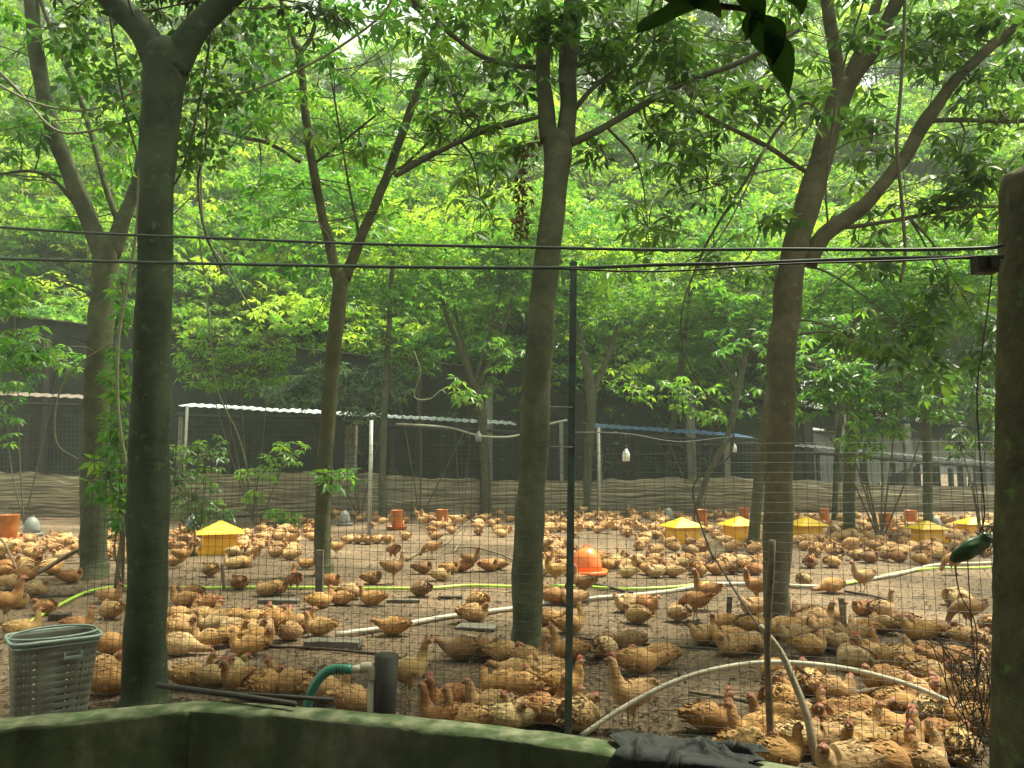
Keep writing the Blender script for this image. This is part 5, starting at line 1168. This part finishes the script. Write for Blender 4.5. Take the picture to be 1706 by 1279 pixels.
    for s_ in (-1, 1):
        e_ = hc + hd * .008 + sd_ * s_ * .0215 + up_ * .004; r_ = .0048; V = [e_ + sd_ * s_ * r_] + [e_ + (hd * math.cos(a) + up_ * math.sin(a)) * r_ for a in np.linspace(0, 2 * math.pi, 6, False)]
        b_.add(V, [(0, 1 + j, 1 + (j + 1) % 6) for j in range(6)], 4); tints += [.5] * 7
    # comb and wattles
    if comb > 0:
        n2 = 9; V = []
        for i in range(n2):
            t = i / (n2 - 1); q = hc + hd * (.030 - .055 * t) + up_ * (.020 + .004 * math.sin(t * 3)); h_ = comb * .030 * (.35 + .65 * math.sin(math.pi * t)) * (1 if i % 2 else .55)
            V += [q + sd_ * .0035, q - sd_ * .0035, q + up_ * h_]
        Fq = []
        for i in range(n2 - 1): a = 3 * i; Fq += [(a, a + 3, a + 5, a + 2), (a + 1, a + 2, a + 5, a + 4)]
        b_.add(V, Fq, 1); tints += [.5] * len(V)
        for s_ in (-1, 1):
            q = hb + sd_ * s_ * .008 - up_ * .012 + hd * .002; h_ = comb * .028; b_.add([q + hd * .006, q - hd * .006, q - hd * .007 - up_ * h_ * .7, q - up_ * h_, q + hd * .007 - up_ * h_ * .7, q + sd_ * s_ * .004 - up_ * h_ * .5], [(0, 5, 4), (4, 5, 3), (3, 5, 2), (2, 5, 1), (1, 5, 0)], 1); tints += [.5] * 6
    # legs
    if Z > 0:
        for s_ in (-1, 1):
            fx = .02 + s_ * .03; o_ = len(b_.v)
            b_.tube([(0, s_ * .042, Z + .045), (.012, s_ * .044, Z - .005), (.0, s_ * .044, Z - .035)], [.036, .022, .009], 7, 0); tints += [.6] * (len(b_.v) - o_); o_ = len(b_.v)
            b_.tube([(.0, s_ * .044, Z - .03), (.004 + fx * .2, s_ * .046, .045), (fx * .5, s_ * .046, .008)], [.0075, .0055, .0055], 6, 5)
            for a_ in (-.5, 0, .5, math.pi): b_.tube([(fx * .5, s_ * .046, .008), (fx * .5 + math.cos(a_) * (.045 if a_ < 3 else .02), s_ * .046 + math.sin(a_) * .045, .003)], [.005, .002], 4, 5)
            tints += [.5] * (len(b_.v) - o_)
    me = b_.mesh(name, [M['plumage'], M['comb'], M['face'], M['beak'], M['eye'], M['shank']])
    at_ = me.attributes.new('tint', 'FLOAT', 'POINT'); at_.data.foreach_set('value', np.array(tints, np.float32))
    return me
PROTO = {}
for kd, cnt_ in (('sit', 4), ('tall', 2), ('low', 2), ('loaf', 4), ('stand', 2), ('standtall', 1), ('peck', 1), ('lie', 1)):
    PROTO[kd] = [hen_mesh('hen', kd, 10 * i + len(kd) * 3, .3) for i in range(cnt_)]
PROTO['comb'] = [hen_mesh('hen', 'sit', 77, 1.2), hen_mesh('hen', 'sit', 78, 1.1), hen_mesh('hen', 'loaf', 79, 1.1)]
PROTO['standcomb'] = [hen_mesh('hen', 'standtall', 79, 1.2)]
TONES = {'pale cream': (.46, .34, .17), 'buff': (.42, .265, .105), 'golden': (.41, .235, .075), 'rusty': (.34, .165, .055), 'brown': (.25, .14, .055), 'sandy': (.42, .285, .125)}
TK = list(TONES)
POSE = {'sit': 'sitting', 'tall': 'sitting with raised neck', 'low': 'lying with neck forward', 'loaf': 'huddled', 'stand': 'standing', 'standtall': 'standing upright', 'peck': 'pecking', 'lie': 'stretched out flat', 'comb': 'red-combed, sitting', 'standcomb': 'red-combed, standing'}
# hens one can tell apart: (x, y of the feet in the photograph, heading in degrees: 0 right, 90 away, 180 left, 270 towards us, pose, tone)
H = [(8, 1044, 20, 'standtall', 'rusty'), (60, 995, 80, 'loaf', 'pale cream'), (30, 1018, 0, 'sit', 'buff'), (72, 1030, 170, 'loaf', 'golden'), (38, 1068, 10, 'tall', 'buff'), (128, 1062, 20, 'tall', 'rusty'), (182, 1010, 0, 'sit', 'buff'), (184, 1036, 150, 'loaf', 'buff'),
 (182, 1094, 0, 'sit', 'golden'), (180, 1163, 10, 'sit', 'golden'), (170, 1140, 90, 'loaf', 'buff'), (318, 1003, 180, 'low', 'rusty'), (308, 1019, 170, 'sit', 'golden'), (345, 1022, 200, 'loaf', 'rusty'),
 (300, 1046, 10, 'sit', 'buff'), (338, 1048, 0, 'comb', 'buff'), (365, 1050, 180, 'loaf', 'buff'), (395, 1048, 20, 'sit', 'golden'), (425, 1050, 10, 'comb', 'buff'), (452, 1046, 30, 'loaf', 'sandy'),
 (300, 1067, 10, 'loaf', 'buff'), (345, 1086, 190, 'sit', 'buff'), (385, 1080, 10, 'sit', 'golden'), (412, 1098, 200, 'sit', 'golden'), (298, 1098, 20, 'lie', 'pale cream'), (418, 1072, 0, 'loaf', 'buff'),
 (405, 1158, 200, 'comb', 'golden'), (318, 1150, 10, 'sit', 'buff'), (352, 1152, 350, 'sit', 'sandy'), (385, 1140, 90, 'loaf', 'pale cream'), (482, 1165, 180, 'tall', 'buff'), (545, 1175, 10, 'sit', 'buff'), (590, 1192, 350, 'comb', 'buff'), (440, 1168, 60, 'loaf', 'golden'),
 (442, 995, 170, 'sit', 'buff'), (462, 992, 10, 'loaf', 'golden'), (490, 992, 90, 'stand', 'rusty'), (532, 1018, 20, 'tall', 'golden'), (568, 1014, 180, 'tall', 'golden'), (620, 1014, 180, 'tall', 'golden'), (585, 1000, 0, 'loaf', 'sandy'), (552, 980, 0, 'loaf', 'rusty'),
 (435, 1068, 90, 'loaf', 'pale cream'), (462, 1052, 0, 'comb', 'golden'), (482, 1072, 60, 'loaf', 'buff'), (498, 1058, 10, 'sit', 'golden'), (533, 1064, 180, 'sit', 'buff'), (430, 1086, 20, 'loaf', 'golden'),
 (655, 1064, 180, 'low', 'golden'), (768, 1105, 180, 'low', 'brown'), (805, 1103, 10, 'sit', 'rusty'), (846, 1112, 350, 'sit', 'buff'), (678, 1176, 20, 'stand', 'sandy'), (752, 1196, 180, 'comb', 'rusty'), (738, 1222, 180, 'tall', 'rusty'), (778, 1226, 180, 'tall', 'buff'), (818, 1206, 180, 'tall', 'sandy'), (832, 1168, 170, 'loaf', 'golden'), (858, 1142, 180, 'low', 'buff'), (842, 1222, 10, 'sit', 'pale cream'),
 (700, 996, 90, 'loaf', 'brown'), (795, 1020, 90, 'loaf', 'golden'), (790, 1042, 10, 'loaf', 'buff'), (655, 975, 15, 'stand', 'brown'), (655, 940, 100, 'stand', 'rusty'), (620, 975, 0, 'loaf', 'brown'), (560, 932, 200, 'stand', 'buff'), (720, 934, 180, 'peck', 'buff'),
 (580, 908, 90, 'loaf', 'buff'), (596, 908, 80, 'loaf', 'golden'), (612, 909, 90, 'loaf', 'buff'), (628, 908, 100, 'loaf', 'buff'), (648, 908, 0, 'sit', 'golden'), (675, 902, 90, 'loaf', 'buff'), (725, 902, 180, 'sit', 'buff'), (785, 955, 0, 'stand', 'brown'), (770, 955, 170, 'sit', 'rusty'), (830, 952, 170, 'loaf', 'buff'), (815, 954, 350, 'loaf', 'rusty'),
 (750, 958, 0, 'sit', 'golden'), (705, 958, 10, 'loaf', 'brown'), (735, 970, 0, 'sit', 'sandy'), (510, 950, 180, 'loaf', 'golden'), (405, 948, 0, 'sit', 'buff'), (388, 950, 180, 'sit', 'sandy'), (350, 962, 90, 'loaf', 'buff'), (420, 945, 150, 'stand', 'buff'), (303, 948, 20, 'stand', 'golden'), (290, 945, 200, 'sit', 'buff'), (398, 984, 90, 'loaf', 'rusty'),
 (926, 980, 180, 'stand', 'golden'), (972, 1006, 150, 'stand', 'brown'), (895, 1008, 90, 'loaf', 'sandy'), (925, 1012, 10, 'sit', 'rusty'), (955, 1014, 200, 'loaf', 'buff'), (915, 1048, 15, 'low', 'golden'), (950, 1060, 20, 'tall', 'golden'), (895, 1085, 180, 'comb', 'buff'), (882, 1118, 10, 'tall', 'buff'), (948, 1106, 180, 'tall', 'golden'), (905, 1140, 180, 'sit', 'buff'),
 (1006, 1102, 90, 'loaf', 'pale cream'), (1045, 1090, 180, 'low', 'brown'), (1064, 1128, 340, 'low', 'golden'), (1096, 1116, 170, 'low', 'golden'), (935, 1166, 10, 'comb', 'golden'), (905, 1160, 200, 'loaf', 'buff'), (868, 1172, 150, 'loaf', 'golden'), (905, 1212, 10, 'tall', 'rusty'), (872, 1216, 200, 'sit', 'pale cream'), (935, 1216, 20, 'sit', 'buff'), (965, 1222, 90, 'loaf', 'sandy'),
 (1052, 1222, 190, 'standcomb', 'sandy'), (1182, 1225, 10, 'comb', 'golden'), (1262, 1252, 200, 'tall', 'golden'), (1045, 1024, 180, 'sit', 'pale cream'), (1062, 1044, 90, 'loaf', 'buff'), (1078, 1026, 320, 'loaf', 'rusty'), (1130, 1040, 90, 'loaf', 'sandy'), (1160, 1040, 160, 'peck', 'rusty'), (1178, 1022, 170, 'standtall', 'rusty'),
 (1205, 1056, 180, 'sit', 'golden'), (1172, 1078, 200, 'sit', 'buff'), (1210, 1082, 170, 'loaf', 'golden'), (1252, 1062, 10, 'loaf', 'golden'), (1222, 1098, 170, 'sit', 'buff'), (1258, 1092, 350, 'loaf', 'sandy'), (1262, 1012, 160, 'stand', 'rusty'), (1255, 1030, 200, 'loaf', 'buff'),
 (1470, 1034, 10, 'tall', 'sandy'), (1440, 1032, 180, 'loaf', 'rusty'), (1590, 1012, 180, 'loaf', 'pale cream'), (1606, 1020, 250, 'loaf', 'sandy'), (1615, 1056, 180, 'peck', 'brown'), (1438, 990, 180, 'stand', 'buff'), (1385, 990, 180, 'lie', 'golden'), (1340, 978, 90, 'loaf', 'pale cream'), (1350, 948, 90, 'loaf', 'rusty'), (1388, 948, 10, 'loaf', 'buff'), (1590, 960, 190, 'peck', 'rusty'), (1420, 925, 190, 'peck', 'golden'),
 (1335, 1062, 200, 'comb', 'buff'), (1322, 1080, 180, 'sit', 'sandy'), (1345, 1042, 170, 'loaf', 'brown'), (1362, 1050, 10, 'sit', 'buff'), (1385, 1044, 340, 'tall', 'brown'), (1372, 1068, 180, 'loaf', 'buff'), (1350, 1098, 10, 'comb', 'golden'), (1302, 1068, 180, 'comb', 'buff'), (1376, 1088, 40, 'loaf', 'buff'), (1405, 1094, 350, 'loaf', 'sandy'), (1420, 1078, 180, 'loaf', 'buff'),
 (1438, 1064, 150, 'loaf', 'golden'), (1472, 1060, 90, 'loaf', 'buff'), (1505, 1056, 120, 'sit', 'brown'), (1532, 1072, 180, 'sit', 'golden'), (1570, 1070, 350, 'loaf', 'brown'), (1610, 1080, 0, 'loaf', 'buff'), (1635, 1090, 90, 'loaf', 'sandy'), (1650, 1066, 100, 'loaf', 'buff'), (1438, 1110, 10, 'comb', 'rusty'), (1424, 1122, 90, 'loaf', 'pale cream'), (1462, 1118, 150, 'comb', 'buff'),
 (1500, 1114, 10, 'low', 'buff'), (1540, 1112, 180, 'loaf', 'golden'), (1580, 1122, 170, 'low', 'rusty'), (1520, 1138, 180, 'loaf', 'golden'), (1555, 1150, 350, 'loaf', 'sandy'), (1470, 1158, 180, 'loaf', 'golden'), (1505, 1166, 350, 'low', 'buff'), (1585, 1172, 90, 'loaf', 'buff'), (1620, 1150, 100, 'loaf', 'sandy'), (1640, 1128, 90, 'loaf', 'buff'), (1625, 1184, 120, 'sit', 'golden'),
 (1312, 1164, 10, 'tall', 'brown'), (1295, 1142, 160, 'loaf', 'golden'), (1350, 1165, 90, 'loaf', 'buff'), (1390, 1178, 0, 'loaf', 'buff'), (1438, 1208, 350, 'low', 'golden'), (1490, 1200, 10, 'comb', 'golden'), (1545, 1216, 100, 'loaf', 'pale cream'), (1530, 1186, 0, 'sit', 'buff'), (1300, 1192, 90, 'loaf', 'golden'),
 (1290, 1226, 180, 'sit', 'golden'), (1340, 1224, 0, 'comb', 'buff'), (1385, 1226, 190, 'loaf', 'rusty'), (1430, 1240, 0, 'sit', 'buff'), (1470, 1236, 340, 'low', 'golden'), (1332, 1262, 10, 'loaf', 'pale cream'), (1385, 1266, 180, 'sit', 'sandy'), (1440, 1276, 200, 'comb', 'buff'), (1500, 1268, 10, 'comb', 'golden'), (1560, 1256, 180, 'comb', 'rusty'), (1600, 1280, 90, 'loaf', 'buff'), (1540, 1300, 10, 'tall', 'sandy'), (1480, 1304, 350, 'comb', 'golden'), (1620, 1230, 150, 'loaf', 'golden'), (1255, 1276, 0, 'loaf', 'buff'), (1410, 1310, 180, 'loaf', 'pale cream'), (1295, 1290, 10, 'tall', 'golden'),
 (135, 940, 20, 'stand', 'golden'), (62, 945, 90, 'tall', 'rusty'), (90, 952, 10, 'loaf', 'pale cream'), (38, 950, 170, 'loaf', 'buff'), (20, 985, 0, 'loaf', 'sandy'), (118, 974, 90, 'loaf', 'rusty'), (205, 958, 200, 'stand', 'sandy'), (196, 935, 10, 'tall', 'buff')]
# areas of the photograph packed with hens: outline in pixels, how many
REG = [([(900, 960), (1000, 962), (1268, 962), (1268, 938), (1000, 935), (900, 905)], 62, .22), ([(870, 935), (945, 955), (945, 905), (870, 900)], 14, .22),
       ([(600, 880), (850, 900), (850, 862), (600, 858)], 40, .26), ([(900, 900), (1110, 892), (1110, 856), (900, 858)], 70, .24), ([(1060, 930), (1262, 922), (1262, 880), (1060, 885)], 34, .26),
       ([(1325, 925), (1480, 945), (1655, 930), (1655, 890), (1480, 880), (1325, 900)], 85, .25), ([(1325, 890), (1655, 885), (1655, 862), (1325, 862)], 60, .3), ([(280, 925), (500, 935), (500, 895), (280, 890)], 44, .27),
       ([(430, 900), (530, 905), (530, 870), (430, 866)], 22, .27), ([(0, 945), (215, 935), (215, 895), (0, 900)], 44, .27), ([(0, 975), (60, 965), (110, 950), (0, 950)], 6, .3),
       ([(285, 1060), (285, 1038), (440, 1040), (440, 1062)], 9, .22), ([(530, 870), (860, 868), (860, 856), (530, 858)], 18, .3), ([(900, 872), (1330, 876), (1330, 860), (900, 858)], 40, .3)]
def inpoly(x, y, poly):
    c_ = False; j = len(poly) - 1
    for i in range(len(poly)):
        if (poly[i][1] > y) != (poly[j][1] > y) and x < (poly[j][0] - poly[i][0]) * (y - poly[i][1]) / (poly[j][1] - poly[i][1]) + poly[i][0]: c_ = not c_
        j = i
    return c_
random.seed(99)
trunks = [(o.location.x, o.location.y, .2) for o in C.objects if o.name.startswith('tree') and o.location.y < 24]
OBST += trunks
HL = []
for (px, py, hd, ps, tn) in H:
    if ps == 'sit' and random.random() < .55: ps = 'loaf'
    if ps == 'tall' and random.random() < .4: ps = 'sit'
    g0 = G(px, py - (6 if py > 1000 else 3)); HL.append([g0, hd + random.uniform(-14, 14) + (random.choice((-38, 38)) if 60 < hd < 120 else 0), ps, tn])
for poly, n_, md_ in REG:
    x0, x1 = min(p[0] for p in poly), max(p[0] for p in poly); y0, y1 = min(p[1] for p in poly), max(p[1] for p in poly); k = 0; tries = 0
    while k < n_ and tries < n_ * 60:
        tries += 1; x, y = random.uniform(x0, x1), random.uniform(y0, y1)
        if not inpoly(x, y, poly): continue
        g0 = G(x, y)
        if any((g0.x - q[0].x) ** 2 + (g0.y - q[0].y) ** 2 < md_ ** 2 for q in HL): continue
        if any((g0.x - q[0]) ** 2 + (g0.y - q[1]) ** 2 < (q[2] + .1) ** 2 for q in OBST): continue
        ps = random.choices(('loaf', 'sit', 'low', 'tall', 'stand', 'comb', 'peck'), (62, 12, 12, 2, 9 if y < 900 else 3, 3, 3 if y < 900 else 0))[0]
        HL.append([g0, random.choice((0, 180, 90, random.uniform(0, 360))) + random.uniform(-30, 30), ps, random.choices(TK, (16, 30, 24, 12, 7, 16))[0]]); k += 1
HL.sort(key=lambda q: q[0].y)
LM = [('the perforated basket', 85, 1150), ('the thick dark trunk', 240, 1120), ('the forked mossy trunk', 155, 950), ('the left yellow feeder', 366, 905), ('the V-shaped tree', 538, 950), ('the grey slab', 556, 1070), ('the black pipe stub', 640, 1140), ('the orange twin feeders', 698, 870),
      ('the curved bare branch', 730, 915), ('the middle trunk', 876, 1050), ('the green fence post', 946, 1180), ('the orange bell drinker', 978, 940), ('the arched pipe', 1120, 1140), ('the black cloth', 1140, 1240), ('the short stake', 1214, 1015), ('the left pyramid feeder', 1137, 890), ('the spotted trunk', 1294, 1010),
      ('the leaning stick', 1335, 1180), ('the slanting stake', 1405, 1040), ('the mossy straight trunk', 1414, 880), ('the rightmost straight trunk', 1546, 890), ('the green bag', 1618, 920), ('the wire tangle', 1600, 1130), ('the right mossy post', 1680, 1200), ('the white pole', 615, 885), ('the long white pipe', 1180, 972), ('the dark bush', 330, 860), ('the grey pipe', 1480, 1080)]
def facing(h_):
    h_ = h_ % 360; return 'right' if h_ < 45 or h_ > 315 else 'away' if h_ < 135 else 'left' if h_ < 225 else 'us'
def aspect(px, py):
    nm, lx, ly = min(LM, key=lambda q: (q[1] - px) ** 2 + ((q[2] - py) * 1.5) ** 2); dx, dy = px - lx, (py - ly) * 1.5
    rel = ('right of' if dx > 0 else 'left of') if abs(dx) > abs(dy) else ('in front of' if dy > 0 else 'behind'); return rel + ' ' + nm
seen = {}; ordn = ['', 'second ', 'third ', 'fourth ', 'fifth ', 'sixth ', 'seventh ', 'eighth ', 'ninth ', 'tenth ']
rest = []
for idx, (g0, hd, ps, tn) in enumerate(HL):
    if idx >= 300: rest.append((g0, hd, ps, tn)); continue
    me = PROTO[ps][random.randrange(len(PROTO[ps]))]; o = link('hen', me); o.location = (g0.x, g0.y, 0); o.rotation_euler = (0, 0, math.radians(hd)); s_ = random.uniform(.72, .86); o.scale = (s_, s_ * random.uniform(.95, 1.08), s_)
    c_ = TONES[tn]; v_ = random.uniform(.88, 1.12); o.color = (c_[0] * v_, c_[1] * v_ * random.uniform(.94, 1.04), c_[2] * v_, 1)
    px, py = pix((g0.x, g0.y, .08)); core = '%s hen %s, facing %s, %s' % (tn, POSE[ps], facing(hd), aspect(px, py))
    seen.setdefault(core, []).append((o, py))
for core, lst in seen.items():
    lst.sort(key=lambda q: -q[1])
    for i, (o, _) in enumerate(lst):
        core = core.replace('sitting with raised neck', 'craning its neck')
        lb_ = core if len(lst) == 1 else ('nearest ' if i == 0 else ordn[i] + 'nearest ' if i < 10 else 'farther ') + core
        tag(o, lb_, 'hen', 'hens resting and feeding in the pen')
# the farthest hens, past the three hundred nearest
vs = []; fs = []; ms = []; ts = []; off = 0
cache = {}
for (g0, hd, ps, tn) in rest:
    me = PROTO[ps][0]
    if ps not in cache:
        co_ = np.empty(len(me.vertices) * 3); me.vertices.foreach_get('co', co_); tt = np.empty(len(me.vertices), np.float32); me.attributes['tint'].data.foreach_get('value', tt)
        cache[ps] = (co_.reshape(-1, 3), [tuple(p.vertices) for p in me.polygons], [p.material_index for p in me.polygons], tt)
    co_, ff, mm_, tt = cache[ps]; a_ = math.radians(hd); R2 = np.array([[math.cos(a_), -math.sin(a_), 0], [math.sin(a_), math.cos(a_), 0], [0, 0, 1]])
    vs.append(.8 * co_ @ R2.T + np.array([g0.x, g0.y, 0])); fs += [tuple(i + off for i in f) for f in ff]; ms += mm_; ts.append(np.clip(tt + random.uniform(-.25, .25), 0, 1)); off += len(co_)
if rest:
    me = bpy.data.meshes.new('hen_crowd'); me.from_pydata(np.concatenate(vs).tolist(), [], fs)
    for q in (M['plumage'], M['comb'], M['face'], M['beak'], M['eye'], M['shank']): me.materials.append(q)
    me.polygons.foreach_set('material_index', ms); me.polygons.foreach_set('use_smooth', [True] * len(fs)); at_ = me.attributes.new('tint', 'FLOAT', 'POINT'); at_.data.foreach_set('value', np.concatenate(ts)); me.update()
    o = link('hen_crowd', me); o.color = (.56, .35, .16, 1); tag(o, 'crowd of far-off buff hens along the foot of the shed', 'hens', kind='stuff')

# ------------------------------------------------------------------ the shelter the view is taken from: roof overhead, wall behind
b_ = MB(); b_.box((0, -.55, 2.98), (9, 6.1, .06)); o = b_.obj('shelter_roof', M['roof_dark'], smooth=False); o['kind'] = 'structure'
b_ = MB(); b_.box((0, -3.6, 1.47), (9, .15, 2.9)); o = b_.obj('shelter_wall', M['moss_wall'], smooth=False); o['kind'] = 'structure'
b_ = MB(); b_.box((0, 25, 15), (150, 64, 32.5)); o = b_.obj('haze', [], smooth=False) if False else None
hm = bpy.data.materials.new('haze'); hm.use_nodes = True; hn = hm.node_tree; hn.nodes.remove(hn.nodes['Principled BSDF'])
hv = hn.nodes.new('ShaderNodeVolumePrincipled'); hv.inputs['Color'].default_value = (.92, .96, .9, 1); hv.inputs['Density'].default_value = .0019; hn.links.new(hv.outputs[0], hn.nodes['Material Output'].inputs['Volume'])  # thin volume added to veil the dark gaps in the far trees
o = b_.obj('haze', hm, smooth=False); tag(o, 'thin haze volume added to lift and soften the far foliage', 'haze', kind='stuff')
print('HENS', len(HL), 'tris', sum(len(m.polygons) for m in bpy.data.meshes))
